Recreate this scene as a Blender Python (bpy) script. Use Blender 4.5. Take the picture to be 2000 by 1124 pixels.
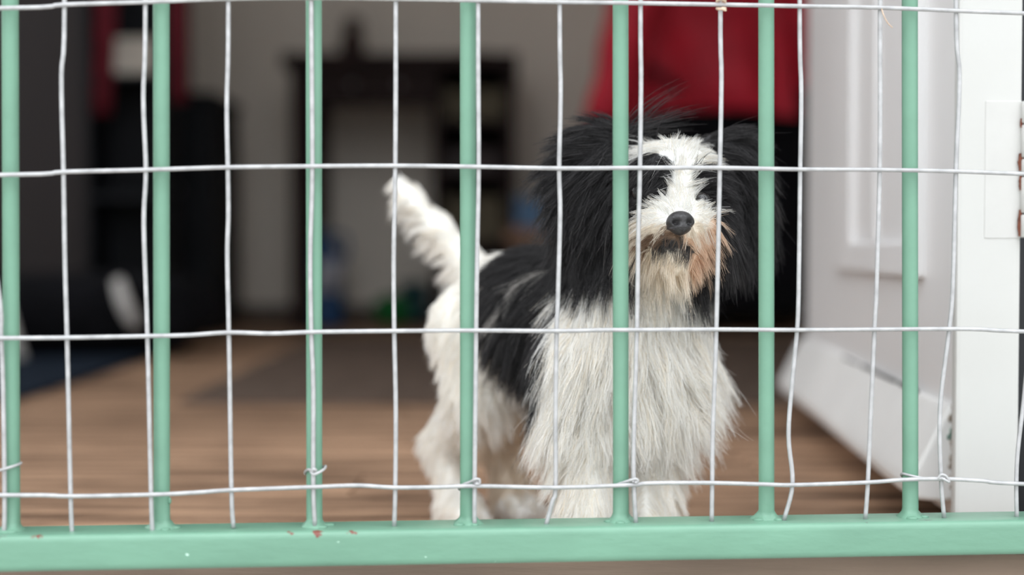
import bpy, bmesh, math, random
import numpy as np
from mathutils import Vector, Matrix, kdtree

random.seed(7)
rng = np.random.default_rng(11)
for o in list(bpy.data.objects):
    bpy.data.objects.remove(o)
SC = bpy.context.scene
COL = SC.collection

# ------------------------------------------------------------------ camera
F_PX, HORIZON, CAM_H = 2778.0, 480.0, 0.23
TH = math.atan((562.0 - HORIZON) / F_PX)
cam_d = bpy.data.cameras.new('camera')
cam_d.sensor_width = 36.0
cam_d.lens = F_PX / 2000.0 * 36.0
cam_d.clip_start = 0.02
cam_d.dof.use_dof = True
cam_d.dof.focus_distance = 0.937
cam_d.dof.aperture_fstop = 2.3
cam = bpy.data.objects.new('camera', cam_d)
cam.location = (0, 0, CAM_H)
cam.rotation_euler = (math.radians(90) - TH, 0, 0)
COL.objects.link(cam)
SC.camera = cam

# ------------------------------------------------------------------ world: even overcast sky
w = bpy.data.worlds.new('overcast_sky')
SC.world = w
w.use_nodes = True
bg = w.node_tree.nodes['Background']
bg.inputs[0].default_value = (0.93, 0.965, 1.0, 1)
bg.inputs[1].default_value = 1.0
wn_ = w.node_tree.nodes; wl_ = w.node_tree.links                # standard overcast sky: luminance rises steadily towards the zenith
tcw = wn_.new('ShaderNodeTexCoord'); sxy = wn_.new('ShaderNodeSeparateXYZ'); mrw = wn_.new('ShaderNodeMapRange')
mrw.inputs['From Min'].default_value = 0.0; mrw.inputs['From Max'].default_value = 1.0; mrw.inputs['To Min'].default_value = 0.55; mrw.inputs['To Max'].default_value = 1.65
wl_.new(tcw.outputs['Generated'], sxy.inputs[0]); wl_.new(sxy.outputs['Z'], mrw.inputs['Value']); wl_.new(mrw.outputs[0], bg.inputs[1])
SC.view_settings.view_transform = 'Standard'
SC.view_settings.look = 'None'
SC.view_settings.gamma = 1.0
SC.view_settings.use_curve_mapping = False
SC.view_settings.exposure = 1.50
try:
    SC.cycles.max_bounces = 12
    SC.cycles.diffuse_bounces = 9
    SC.cycles.use_denoising = True
except Exception:
    pass

# ------------------------------------------------------------------ projection helpers (pixel of the 2000x1124 photo + depth -> place)
def ray(px, py):
    u = (px - 1000.0) / F_PX
    v = (562.0 - py) / F_PX
    return np.array([u, math.cos(TH) + v * math.sin(TH), -math.sin(TH) + v * math.cos(TH)])
CAM = np.array([0, 0, CAM_H])
def at(px, py, Y):
    d = ray(px, py)
    return CAM + d * (Y / d[1])
GS = 0.078                                    # the gate stands slightly turned
def at_gate(px, py, a):
    d = ray(px, py)
    return CAM + d * (a / (d[1] - GS * d[0]))

# ------------------------------------------------------------------ object helpers
def empty(name, loc, label=None, cat=None, group=None, kind=None):
    o = bpy.data.objects.new(name, None)
    o.empty_display_size = 0.05
    o.location = Vector([float(c) for c in loc])
    COL.objects.link(o)
    tag(o, label, cat, group, kind)
    return o
def tag(o, label=None, cat=None, group=None, kind=None):
    if label: o['label'] = label
    if cat: o['category'] = cat
    if group: o['group'] = group
    if kind: o['kind'] = kind
    return o
def world_loc(o):
    l = Vector((0, 0, 0))
    while o is not None:
        l = l + o.location
        o = o.parent
    return l
def link(name, me, parent=None, mats=(), smooth=True, at_loc=None):
    """me holds world coordinates; the object's origin goes to at_loc (or its base) and the mesh is shifted accordingly."""
    co = np.empty(len(me.vertices) * 3)
    me.vertices.foreach_get('co', co)
    co = co.reshape(-1, 3)
    if at_loc is None:
        at_loc = (0.5 * (co[:, 0].min() + co[:, 0].max()), 0.5 * (co[:, 1].min() + co[:, 1].max()), co[:, 2].min())
    at_loc = Vector([float(c) for c in at_loc])
    co -= np.array(at_loc)
    me.vertices.foreach_set('co', co.ravel())
    me.update()
    o = bpy.data.objects.new(name, me)
    if parent is not None:
        o.parent = parent
        o.location = at_loc - world_loc(parent)
    else:
        o.location = at_loc
    COL.objects.link(o)
    for m in (mats if isinstance(mats, (list, tuple)) else [mats]):
        me.materials.append(m)
    if smooth:
        me.polygons.foreach_set('use_smooth', [True] * len(me.polygons))
    return o
def mesh_of(verts, faces, name='mesh'):
    me = bpy.data.meshes.new(name)
    me.from_pydata([tuple(map(float, v)) for v in verts], [], [tuple(int(i) for i in f) for f in faces])
    bm = bmesh.new(); bm.from_mesh(me)
    bmesh.ops.recalc_face_normals(bm, faces=bm.faces)
    bm.to_mesh(me); bm.free()
    return me
def box_mesh(x0, x1, y0, y1, z0, z1, bevel=0.003, seg=2, xf=None):
    bm = bmesh.new()
    bmesh.ops.create_cube(bm, size=1.0)
    for v in bm.verts:
        v.co = Vector(((x0 + x1) / 2 + v.co.x * (x1 - x0), (y0 + y1) / 2 + v.co.y * (y1 - y0), (z0 + z1) / 2 + v.co.z * (z1 - z0)))
    if bevel > 0:
        bmesh.ops.bevel(bm, geom=list(bm.edges), offset=bevel, segments=seg, profile=0.6, affect='EDGES')
    if xf is not None:
        bmesh.ops.transform(bm, matrix=xf, verts=bm.verts)
    me = bpy.data.meshes.new('mesh'); bm.to_mesh(me); bm.free()
    return me
def box(name, x0, x1, y0, y1, z0, z1, mat, parent=None, bevel=0.003, seg=2, xf=None, smooth=False):
    o = link(name, box_mesh(x0, x1, y0, y1, z0, z1, bevel, seg, xf), parent, mat, smooth=smooth)
    return o
def catmull(pts, n=6):
    P = np.array(pts, float)
    P = np.vstack([2 * P[0] - P[1], P, 2 * P[-1] - P[-2]])
    out = []
    for i in range(1, len(P) - 2):
        for k in range(n):
            t = k / n
            out.append(0.5 * ((2 * P[i]) + (-P[i-1] + P[i+1]) * t + (2*P[i-1] - 5*P[i] + 4*P[i+1] - P[i+2]) * t*t + (-P[i-1] + 3*P[i] - 3*P[i+1] + P[i+2]) * t**3))
    out.append(P[-2])
    return np.array(out)
def tube_mesh(path, rad, sides=10):
    path = np.array(path, float); n = len(path)
    rad = np.full(n, rad) if np.isscalar(rad) else np.array(rad, float)
    verts, faces = [], []
    tan = np.gradient(path, axis=0); tan /= np.linalg.norm(tan, axis=1)[:, None] + 1e-12
    ref = np.array([0.0, 1.0, 0.0]) if abs(tan[0][1]) < 0.9 else np.array([1.0, 0, 0])
    for i in range(n):
        u = ref - tan[i] * ref.dot(tan[i]); u /= np.linalg.norm(u)
        v = np.cross(tan[i], u); ref = u
        for s in range(sides):
            a = 2 * math.pi * s / sides
            verts.append(path[i] + rad[i] * (math.cos(a) * u + math.sin(a) * v))
    for i in range(n - 1):
        for s in range(sides):
            a, b = i * sides + s, i * sides + (s + 1) % sides
            faces.append((a, b, b + sides, a + sides))
    faces.append(tuple(range(sides))[::-1]); faces.append(tuple(range((n - 1) * sides, n * sides)))
    return mesh_of(verts, faces)
def lathe_mesh(prof, c, sides=24, wob=0.0):
    """prof: (r, z) pairs from bottom to top, around the vertical through c."""
    verts, faces = [], []
    for (r, z) in prof:
        for s in range(sides):
            a = 2 * math.pi * s / sides
            rr = r * (1 + wob * math.sin(3 * a + 40 * z + c[0] * 91))
            verts.append((c[0] + rr * math.cos(a), c[1] + rr * math.sin(a), c[2] + z))
    n = len(prof)
    for i in range(n - 1):
        for s in range(sides):
            a, b = i * sides + s, i * sides + (s + 1) % sides
            faces.append((a, b, b + sides, a + sides))
    faces.append(tuple(range(sides))[::-1]); faces.append(tuple(range((n - 1) * sides, n * sides)))
    return mesh_of(verts, faces)
def ellipsoid_mesh(c, r, rot=None, sub=3):
    bm = bmesh.new()
    bmesh.ops.create_icosphere(bm, subdivisions=sub, radius=1.0)
    M = Matrix.Diagonal((r[0], r[1], r[2], 1))
    if rot is not None: M = rot.to_4x4() @ M
    M = Matrix.Translation(Vector([float(q) for q in c])) @ M
    bmesh.ops.transform(bm, matrix=M, verts=bm.verts)
    me = bpy.data.meshes.new('mesh'); bm.to_mesh(me); bm.free()
    return me

# ------------------------------------------------------------------ materials
def mat(name, c, rough=0.6, var=0.08, scale=12.0, bump=0.0, bscale=60.0, metal=0.0, stretch=(1, 1, 1), spec=0.4, c2=None):
    m = bpy.data.materials.new(name); m.use_nodes = True
    nt = m.node_tree; N = nt.nodes; L = nt.links
    b = N['Principled BSDF']
    b.inputs['Roughness'].default_value = rough
    b.inputs['Metallic'].default_value = metal
    b.inputs['Specular IOR Level'].default_value = spec
    tc = N.new('ShaderNodeTexCoord'); mp = N.new('ShaderNodeMapping')
    mp.inputs['Scale'].default_value = stretch
    L.new(tc.outputs['Object'], mp.inputs['Vector'])
    nz = N.new('ShaderNodeTexNoise'); nz.inputs['Scale'].default_value = scale; nz.inputs['Detail'].default_value = 5
    L.new(mp.outputs[0], nz.inputs['Vector'])
    cr = N.new('ShaderNodeValToRGB')
    d = c2 if c2 else tuple(x * (1 - 2.2 * var) for x in c)
    cr.color_ramp.elements[0].position = 0.3; cr.color_ramp.elements[0].color = (*d, 1)
    cr.color_ramp.elements[1].position = 0.7; cr.color_ramp.elements[1].color = (*[min(1, x * (1 + var)) for x in c], 1)
    L.new(nz.outputs['Fac'], cr.inputs['Fac'])
    L.new(cr.outputs['Color'], b.inputs['Base Color'])
    if bump > 0:
        nb = N.new('ShaderNodeTexNoise'); nb.inputs['Scale'].default_value = bscale; nb.inputs['Detail'].default_value = 4
        L.new(mp.outputs[0], nb.inputs['Vector'])
        bp = N.new('ShaderNodeBump'); bp.inputs['Strength'].default_value = bump; bp.inputs['Distance'].default_value = 0.002
        L.new(nb.outputs['Fac'], bp.inputs['Height']); L.new(bp.outputs[0], b.inputs['Normal'])
    return m

def spots(m, pts, color, noise_scale=260.0, amt=0.0035):
    """paint wear: small worn spots (object-space centre, radius) mixed over the base colour with ragged edges."""
    nt = m.node_tree; N = nt.nodes; L = nt.links
    b = N['Principled BSDF']
    cur = b.inputs['Base Color'].links[0].from_socket
    tc = N.new('ShaderNodeTexCoord')
    nz = N.new('ShaderNodeTexNoise'); nz.inputs['Scale'].default_value = noise_scale; nz.inputs['Detail'].default_value = 3
    L.new(tc.outputs['Object'], nz.inputs['Vector'])
    sub = N.new('ShaderNodeVectorMath'); sub.operation = 'SUBTRACT'; sub.inputs[1].default_value = (0.5, 0.5, 0.5)
    L.new(nz.outputs['Color'], sub.inputs[0])
    scl = N.new('ShaderNodeVectorMath'); scl.operation = 'SCALE'; scl.inputs['Scale'].default_value = amt * 2
    L.new(sub.outputs[0], scl.inputs[0])
    add = N.new('ShaderNodeVectorMath'); add.operation = 'ADD'
    L.new(tc.outputs['Object'], add.inputs[0]); L.new(scl.outputs[0], add.inputs[1])
    last = None
    for (p, r, asp) in pts:
        s1 = N.new('ShaderNodeVectorMath'); s1.operation = 'SUBTRACT'; s1.inputs[1].default_value = tuple(float(q) for q in p)
        L.new(add.outputs[0], s1.inputs[0])
        s2 = N.new('ShaderNodeVectorMath'); s2.operation = 'MULTIPLY'; s2.inputs[1].default_value = asp
        L.new(s1.outputs[0], s2.inputs[0])
        ln = N.new('ShaderNodeVectorMath'); ln.operation = 'LENGTH'; L.new(s2.outputs[0], ln.inputs[0])
        mr = N.new('ShaderNodeMapRange'); mr.inputs['From Min'].default_value = r * 1.1; mr.inputs['From Max'].default_value = r * 0.8
        mr.clamp = True
        L.new(ln.outputs['Value'], mr.inputs['Value'])
        if last is None: last = mr.outputs[0]
        else:
            mx = N.new('ShaderNodeMath'); mx.operation = 'MAXIMUM'
            L.new(last, mx.inputs[0]); L.new(mr.outputs[0], mx.inputs[1]); last = mx.outputs[0]
    mix = N.new('ShaderNodeMix'); mix.data_type = 'RGBA'
    L.new(last, mix.inputs['Factor']); L.new(cur, mix.inputs['A']); mix.inputs['B'].default_value = (*color, 1)
    L.new(mix.outputs['Result'], b.inputs['Base Color'])

GREEN = (0.145, 0.291, 0.207)
M_BAR = mat('green_paint', GREEN, 0.42, 0.05, 30, 0.12, 140)
M_RAIL = mat('green_rail_paint', GREEN, 0.33, 0.05, 14, 0.18, 90, stretch=(1, 1, 2.5))
M_WIRE = mat('galvanised_wire', (0.43, 0.43, 0.435), 0.45, 0.10, 120, 0.15, 300, metal=0.25)
M_WALL = mat('beige_plaster', (0.82, 0.75, 0.665), 0.9, 0.03, 3, 0.1, 60)
M_CEIL = mat('white_ceiling', (0.85, 0.84, 0.82), 0.9, 0.02, 3)
M_FACADE = mat('facade_render', (0.62, 0.60, 0.57), 0.9, 0.05, 8, 0.3, 90)
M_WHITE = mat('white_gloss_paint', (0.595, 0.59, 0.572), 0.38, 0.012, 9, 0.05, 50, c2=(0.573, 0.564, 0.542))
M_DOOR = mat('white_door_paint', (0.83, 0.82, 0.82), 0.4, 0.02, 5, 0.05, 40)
M_BLACK = mat('plain_black', (0.012, 0.013, 0.016), 0.5, 0.1, 8)
M_CONC = mat('concrete', (0.52, 0.50, 0.47), 0.9, 0.10, 14, 0.5, 80)

# ------------------------------------------------------------------ structure
YB, XL, XR, ZC = 4.30, -2.0, 1.25, 2.4
def wood_mat():
    m = bpy.data.materials.new('brown_wood_laminate'); m.use_nodes = True
    nt = m.node_tree; N = nt.nodes; L = nt.links; b = N['Principled BSDF']
    b.inputs['Roughness'].default_value = 0.6; b.inputs['Specular IOR Level'].default_value = 0.12
    tc = N.new('ShaderNodeTexCoord'); oi = N.new('ShaderNodeObjectInfo')
    mp = N.new('ShaderNodeMapping'); mp.inputs['Scale'].default_value = (2.2, 30, 30)
    cmb = N.new('ShaderNodeCombineXYZ'); mul = N.new('ShaderNodeMath'); mul.operation = 'MULTIPLY'; mul.inputs[1].default_value = 40
    L.new(oi.outputs['Random'], mul.inputs[0]); L.new(mul.outputs[0], cmb.inputs[0]); L.new(mul.outputs[0], cmb.inputs[1])
    L.new(tc.outputs['Object'], mp.inputs['Vector']); L.new(cmb.outputs[0], mp.inputs['Location'])
    nz = N.new('ShaderNodeTexNoise'); nz.inputs['Scale'].default_value = 1.6; nz.inputs['Detail'].default_value = 7; nz.inputs['Roughness'].default_value = 0.65
    L.new(mp.outputs[0], nz.inputs['Vector'])
    cr = N.new('ShaderNodeValToRGB'); e = cr.color_ramp.elements
    e[0].position = 0.40; e[0].color = (0.105, 0.060, 0.038, 1); e[1].position = 0.63; e[1].color = (0.63, 0.40, 0.26, 1)
    L.new(nz.outputs['Fac'], cr.inputs['Fac'])
    hs = N.new('ShaderNodeHueSaturation')
    mr = N.new('ShaderNodeMapRange'); mr.inputs['To Min'].default_value = 0.82; mr.inputs['To Max'].default_value = 1.15
    L.new(oi.outputs['Random'], mr.inputs['Value']); L.new(mr.outputs[0], hs.inputs['Value'])
    L.new(cr.outputs[0], hs.inputs['Color']); L.new(hs.outputs[0], b.inputs['Base Color'])
    return m
M_WOOD = wood_mat()
M_JOINT = mat('dark_joint', (0.05, 0.03, 0.02), 0.9)

floor = box('floor', XL, XR, 0.95, YB, -0.06, -0.012, M_JOINT, bevel=0); tag(floor, kind='structure', label='brown wood laminate floor of the room')
PW, PL = 0.12, 1.2
pm = box_mesh(-PL/2 + .0008, PL/2 - .0008, -PW/2 + .0008, PW/2 - .0008, -0.012, 0.0, 0.0012, 1)
pm.materials.append(M_WOOD)
r = 0; y = 0.95 + PW / 2
while y < YB:
    x = XL + (0.3, 0.75, 0.05, 0.55, 0.95)[r % 5] - PL / 2 + 0.1
    while x - PL / 2 < XR:
        if x + PL/2 > XL:
            p = bpy.data.objects.new('plank', pm); COL.objects.link(p)
            p.parent = floor; p.location = Vector((x, y, 0)) - floor.location
        x += PL
    y += PW; r += 1
ground = box('ground', -4, 4, -3.5, 0.948, -0.10, -0.012, M_CONC, bevel=0); tag(ground, kind='structure', label='concrete ground outside the doorway')

wall_back = box('wall_back', XL - .1, XR + .1, YB, YB + .1, -.06, ZC, M_WALL, bevel=0); tag(wall_back, kind='structure', label='beige plaster back wall')
box('baseboard_back', XL, XR, YB - .015, YB, 0, .05, mat('dark_baseboard', (0.10, 0.075, 0.06), .5), bevel=.003)['kind'] = 'structure'
wr = box('wall_right', XR, XR + .12, 1.0, YB + .1, -.06, ZC, M_WALL, bevel=0); wr['kind'] = 'structure'
# left wall with an unseen window opening, added to brighten the room
WIN = (1.2, 3.0, .62, 2.2)
bm = bmesh.new()
for (a, b_, c, d) in ((1.0, WIN[0], -.06, ZC), (WIN[1], YB + .1, -.06, ZC), (WIN[0], WIN[1], -.06, WIN[2]), (WIN[0], WIN[1], WIN[3], ZC)):
    me = box_mesh(XL - .12, XL, a, b_, c, d, 0); bm.from_mesh(me); bpy.data.meshes.remove(me)
me = bpy.data.meshes.new('mesh'); bm.to_mesh(me); bm.free()
wl = link('wall_left', me, None, M_WALL, smooth=False); wl['kind'] = 'structure'
wn = empty('added_window_1', (XL - .06, (WIN[0] + WIN[1]) / 2, WIN[2])); wn['kind'] = 'structure'
for q in ((WIN[0], WIN[0] + .05, WIN[2], WIN[3]), (WIN[1] - .05, WIN[1], WIN[2], WIN[3]), (WIN[0], WIN[1], WIN[2], WIN[2] + .05), (WIN[0], WIN[1], WIN[3] - .05, WIN[3]), (2.08, 2.13, WIN[2], WIN[3])):
    box('added_window_frame', XL - .09, XL - .03, *q, M_WHITE, wn, bevel=.004)
ceiling = box('ceiling', XL - .12, XR + .12, 1.0, YB + .1, ZC, ZC + .1, M_CEIL, bevel=0); ceiling['kind'] = 'structure'
# front wall around the doorway
XO = -0.80                                   # unseen left side of the doorway, set wide to let in more light
wf = box('wall_front', XL - .12, XO - .045, 1.02, 1.16, -.06, ZC + .4, M_FACADE, bevel=.004); wf['kind'] = 'structure'
wt = box('wall_top', XO - .045, 0.42, 1.02, 1.16, 2.08, ZC + .4, M_FACADE, bevel=.004); wt['kind'] = 'structure'
XJ0, XJ1 = at(1869, 500, 1.0)[0], at(1994, 500, 1.0)[0]
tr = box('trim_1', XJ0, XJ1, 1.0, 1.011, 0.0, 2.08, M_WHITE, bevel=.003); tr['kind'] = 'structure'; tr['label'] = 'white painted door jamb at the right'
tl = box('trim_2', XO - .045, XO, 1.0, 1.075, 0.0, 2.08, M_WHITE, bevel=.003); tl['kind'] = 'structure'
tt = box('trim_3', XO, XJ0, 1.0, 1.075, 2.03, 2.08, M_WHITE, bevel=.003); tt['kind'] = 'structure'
wo = box('wall_outer', XJ1 + .0005, 2.6, 1.03, 1.16, -.06, ZC + .4, M_BLACK, bevel=.0); wo['kind'] = 'structure'; wo['label'] = 'black panel right of the white door jamb'  # plain near-black panel fills the area beside the jamb
sill = box('trim_4', XO - .045, 2.0, .935, .9985, -.012, .026, mat('weathered_sill', (0.26, 0.19, 0.145), .8, .2, 10, .4, 60, stretch=(.3, 3, 3)), bevel=.004); sill['kind'] = 'structure'; sill['label'] = 'weathered brown door sill under the gate'
# painted hinge with rust on the jamb edge
M_HINGE = mat('hinge_paint', (0.60, 0.59, 0.57), 0.45, 0.02, 30, 0.1, 120)
M_RUST = mat('rust', (0.22, 0.075, 0.045), 0.85, 0.25, 120, 0.5, 300)
hz0, hz1 = at(1994, 466, 1.0)[2], at(1994, 197, 1.0)[2]
leaf = box('hinge_leaf', XJ1 - .026, XJ1 - .0005,   .9994, 1.002, hz0, hz1, M_HINGE, tr, bevel=.0006)
cuts = [197, 243, 310, 345, 418, 466]
for i in range(5):
    za, zb = at(1994, cuts[i + 1] - 1.5, 1.0)[2], at(1994, cuts[i] + 1.5, 1.0)[2]
    kx = XJ1 + .0042
    k = link('hinge_knuckle', lathe_mesh([(.0048, 0), (.0055, .0008), (.0055, zb - za - .0008), (.0048, zb - za)], (kx, .9975, za), 20), leaf, M_HINGE)
for (pa, pb, wd) in ((232, 250, .0011), (300, 334, .0023), (338, 372, .0014), (410, 462, .0021)):
    # rust runs: thin ragged flakes on the seam between the jamb and the knuckles
    z0, z1 = at(1990, pb, 1.0)[2], at(1990, pa, 1.0)[2]
    n = 9; verts = []; faces = []
    for i in range(n):
        t = i / (n - 1); z = z0 + (z1 - z0) * t; wdt = wd * (0.35 + 0.65 * math.sin(math.pi * (0.15 + 0.75 * t))) * random.uniform(.8, 1.15)
        for (dx, dy) in ((-wdt, 0), (wdt * .55, 0), (wdt * .55, .0012), (-wdt, .0012)):
            verts.append((XJ1 - .0012 + dx, .9974 + dy, z))
    for i in range(n - 1):
        for s in range(4):
            a = i * 4 + s; b_ = i * 4 + (s + 1) % 4
            faces.append((a, b_, b_ + 4, a + 4))
    faces += [(0, 1, 2, 3), tuple((n - 1) * 4 + q for q in (3, 2, 1, 0))]
    link('rust_flake', mesh_of(verts, faces), leaf, M_RUST, smooth=False)

# ------------------------------------------------------------------ open white door with panel moulding and weatherboard
D0 = np.array([0.339, 1.085]); D1 = np.array([0.394, 1.905])
dv = (D1 - D0); DL = np.linalg.norm(dv); dv /= DL; dn = np.array([-dv[1], dv[0]])        # dn points to the left (towards the opening)
DM = Matrix(((dv[0], dn[0], 0, D0[0]), (dv[1], dn[1], 0, D0[1]), (0, 0, 1, 0), (0, 0, 0, 1)))   # local: u along the leaf, v outward from the face, z up
def door_box(name, u0, u1, v0, v1, z0, z1, m, parent, bevel=.002, seg=2):
    return box(name, u0, u1, v0, v1, z0, z1, m, parent, bevel, seg, DM)
door = empty('door_1', (D0[0], D0[1], 0.02)); door['kind'] = 'structure'; door['label'] = 'white panelled door standing open into the room'
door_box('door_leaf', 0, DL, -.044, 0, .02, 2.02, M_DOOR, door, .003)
def u_of(px):
    k = (px - 1000) / F_PX
    Y = (D0[0] - dv[0] / dv[1] * D0[1]) / (k - dv[0] / dv[1])
    return (Y - D0[1]) / dv[1]
ZP = 0.203
u_in, u_out = u_of(1806), u_of(1640)
uo2, ui2 = u_of(1676), u_of(1793)
for (a, b_, c, d, pr) in ((u_in, ui2, ZP, 1.9, .010), (uo2, u_out, ZP, 1.9, .010), (ui2, uo2, ZP, ZP + .03, .010), (ui2, uo2, 1.87, 1.9, .010)):
    door_box('moulding', a, b_, -.001, pr, c, d, M_DOOR, door, .003)
um1, um2 = u_of(1722), u_of(1708)
door_box('moulding', um1, um2, -.001, .008, ZP + .03, 1.87, M_DOOR, door, .003)
door_box('door_panel', um2 + .004, uo2 - .002, -.001, .003, ZP + .03, 1.87, M_DOOR, door, .001)
door_box('door_panel', ui2 + .002, um1 - .004, -.001, .004, ZP + .03, 1.87, M_DOOR, door, .001)
# weatherboard: sloping drip board along the foot of the door
M_WB = mat('weatherboard_paint', (0.85, 0.845, 0.83), 0.45, 0.03, 9, 0.1, 60)
prof = [(0.0, .108), (.006, .108), (.034, .052), (.036, .046), (.034, .036), (.010, .034), (0.0, .036)]
nseg = 40; verts = []; faces = []
for i in range(nseg + 1):
    u = -0.006 + (DL + .01) * i / nseg
    for (v, z) in prof:
        p = DM @ Vector((u, v, z - .001 * math.sin(u * 9)))
        verts.append(p)
k = len(prof)
for i in range(nseg):
    for s in range(k):
        a = i * k + s; b_ = i * k + (s + 1) % k
        faces.append((a, b_, b_ + k, a + k))
faces.append(tuple(range(k))); faces.append(tuple(range(nseg * k, nseg * k + k))[::-1])
wbm = mesh_of(verts, faces)
wb = link('weatherboard', wbm, door, M_WB, smooth=False)
bv = wb.modifiers.new('bevel', 'BEVEL'); bv.width = .003; bv.segments = 2; bv.limit_method = 'ANGLE'
# gap where the old sealant has come away along the top of the board
M_GAP = mat('dark_gap', (0.05, 0.045, 0.04), .9, .2, 60)
for (pa, pb, hh) in ((1660, 1690, .0022), (1697, 1765, .0030), (1772, 1808, .0032)):
    ua, ub = u_of(pb), u_of(pa)
    door_box('sealant_gap', ua, ub, .0045, .0075, .106, .106 + hh, M_GAP, wb, .0005, 1)
# flaked paint and moss stains at the near end
M_FLAKE = mat('flaked_paint', (0.42, 0.36, 0.30), .9, .3, 200, .6, 400, c2=(0.16, 0.13, 0.10))
for i in range(9):
    z = .045 + .06 * i / 8 + random.uniform(-.003, .003)
    me = ellipsoid_mesh(DM @ Vector((-.0062, random.uniform(.001, .006), z)), (.0022, .0012, random.uniform(.002, .0045)), sub=1)
    link('paint_flake', me, wb, M_FLAKE)
M_MOSS = mat('green_smear', (0.05, 0.20, 0.13), .8, .3, 200)
for (v, z, s) in ((.004, .088, .0035), (.006, .084, .0022), (.003, .082, .0026)):
    link('green_smear', ellipsoid_mesh(DM @ Vector((-.006, v, z)), (.0012, s * .8, s), sub=2), wb, M_MOSS)

# ------------------------------------------------------------------ background things
M_DKBROWN = mat('dark_brown_wood', (0.024, 0.012, 0.011), 0.6, 0.25, 8, stretch=(1, 1, 6), spec=.15)
M_WARD = mat('grey_brown_wood', (0.030, 0.023, 0.023), 0.7, 0.1, 5, stretch=(1, 1, .3))
M_BLACKW = mat('black_wood', (0.007, 0.008, 0.011), 0.6, 0.2, 8, spec=.2)
M_BLKFAB = mat('black_fabric', (0.007, 0.007, 0.009), 0.95, 0.2, 20, .3, 200, spec=.12)
M_NAVY = mat('navy_mat', (0.012, 0.020, 0.034), 0.95, 0.15, 25, .4, 300, spec=.12)
M_RED = mat('red_cloth', (0.62, 0.016, 0.042), 0.6, 0.12, 10, .2, 60)
M_DKRED = mat('dark_red_cloth', (0.16, 0.010, 0.022), 0.8, 0.15, 20, .2, 120)
M_CREAM = mat('cream_card', (0.52, 0.48, 0.42), 0.8, 0.04, 10)
M_CHROME = mat('dull_metal', (0.3, 0.3, 0.3), 0.35, .05, 10, metal=.9)

# wardrobe
wd = empty('wardrobe', (-1.25, 3.55, 0), 'dark grey-brown wardrobe against the wall behind the black bag', 'wardrobe')
box('body', -1.75, -0.865, 3.32, 3.85, 0.06, 2.0, M_WARD, wd, .004)
box('plinth', -1.73, -0.885, 3.34, 3.83, 0.0, 0.06, M_BLACKW, wd, .002)
for (a, b_, hx) in ((-1.745, -1.31, -1.345), (-1.30, -0.87, -1.265)):
    dr = box('wardrobe_door', a, b_, 3.298, 3.32, .07, 1.99, M_WARD, wd, .004)
    link('handle', tube_mesh(catmull([(hx, 3.298, .85), (hx, 3.275, .87), (hx, 3.275, 1.0), (hx, 3.298, 1.02)], 4), .005, 8), dr, M_CHROME)
# black cabinet
cb = empty('black_cabinet', (-.79, 3.7, 0), 'low black cabinet beside the grey-brown wardrobe', 'cabinet')
xa, xb = at(339, 300, 3.6)[0], at(415, 300, 3.6)[0]
zt = at(400, 180, 3.6)[2]
box('body', xa, xb, 3.6, 3.95, .04, zt - .02, M_BLACKW, cb, .003)
box('cabinet_top', xa - .005, xb + .008, 3.59, 3.955, zt - .02, zt, M_BLACKW, cb, .004)
box('plinth', xa + .01, xb - .01, 3.62, 3.93, 0, .04, M_BLACKW, cb, .002)
dr = box('cabinet_door', xa + .004, xb - .004, 3.582, 3.6, .05, zt - .03, M_BLACKW, cb, .003)
link('knob', lathe_mesh([(.004, 0), (.006, .01), (.011, .018), (.009, .026), (.002, .028)], (0, 0, 0), 14), dr, M_CHROME, at_loc=(0, 0, 0)).matrix_local = Matrix.Translation((xb - xa) / 2 * Vector((-.7, 0, 0)) + Vector((0, -.009, .32))) @ Matrix.Rotation(math.radians(90), 4, 'X')
# hanging dark coat with a red scarf and a cream box on the wardrobe shelf in front of it
hx0, hx1 = at(205, 100, 3.25)[0], at(330, 100, 3.25)[0]
rk = empty('wall_shelf_unit', ((hx0 + hx1) / 2, 3.2, 0), 'narrow black open shelf unit in front of the wardrobe', 'shelf')
zs = at(250, 145, 3.15)[2]
for xx in (hx0 - .012, hx1): box('side_panel', xx, xx + .012, 3.13, 3.285, 0, 1.25, M_BLACKW, rk, .002)
for zz in (.05, .33, zs - .014, .95, 1.238): box('shelf', hx0, hx1, 3.13, 3.285, zz, zz + .014, M_BLACKW, rk, .002)
box('back_panel', hx0, hx1, 3.278, 3.285, .02, 1.24, M_BLACKW, rk, .001)
bx0, bx1 = at(214, 100, 3.15)[0], at(302, 100, 3.15)[0]
cbx = empty('cardboard_box', ((bx0 + bx1) / 2, 3.18, zs), 'cream box standing on the black shelf unit between red scarf ends', 'box')
box('box_body', bx0, bx1, 3.137, 3.24, zs + .0005, at(250, 92, 3.14)[2], M_CREAM, cbx, .002)
box('lid', bx0 - .002, bx1 + .002, 3.134, 3.243, at(250, 92, 3.14)[2], at(250, 74, 3.14)[2], M_CREAM, cbx, .002)
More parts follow.
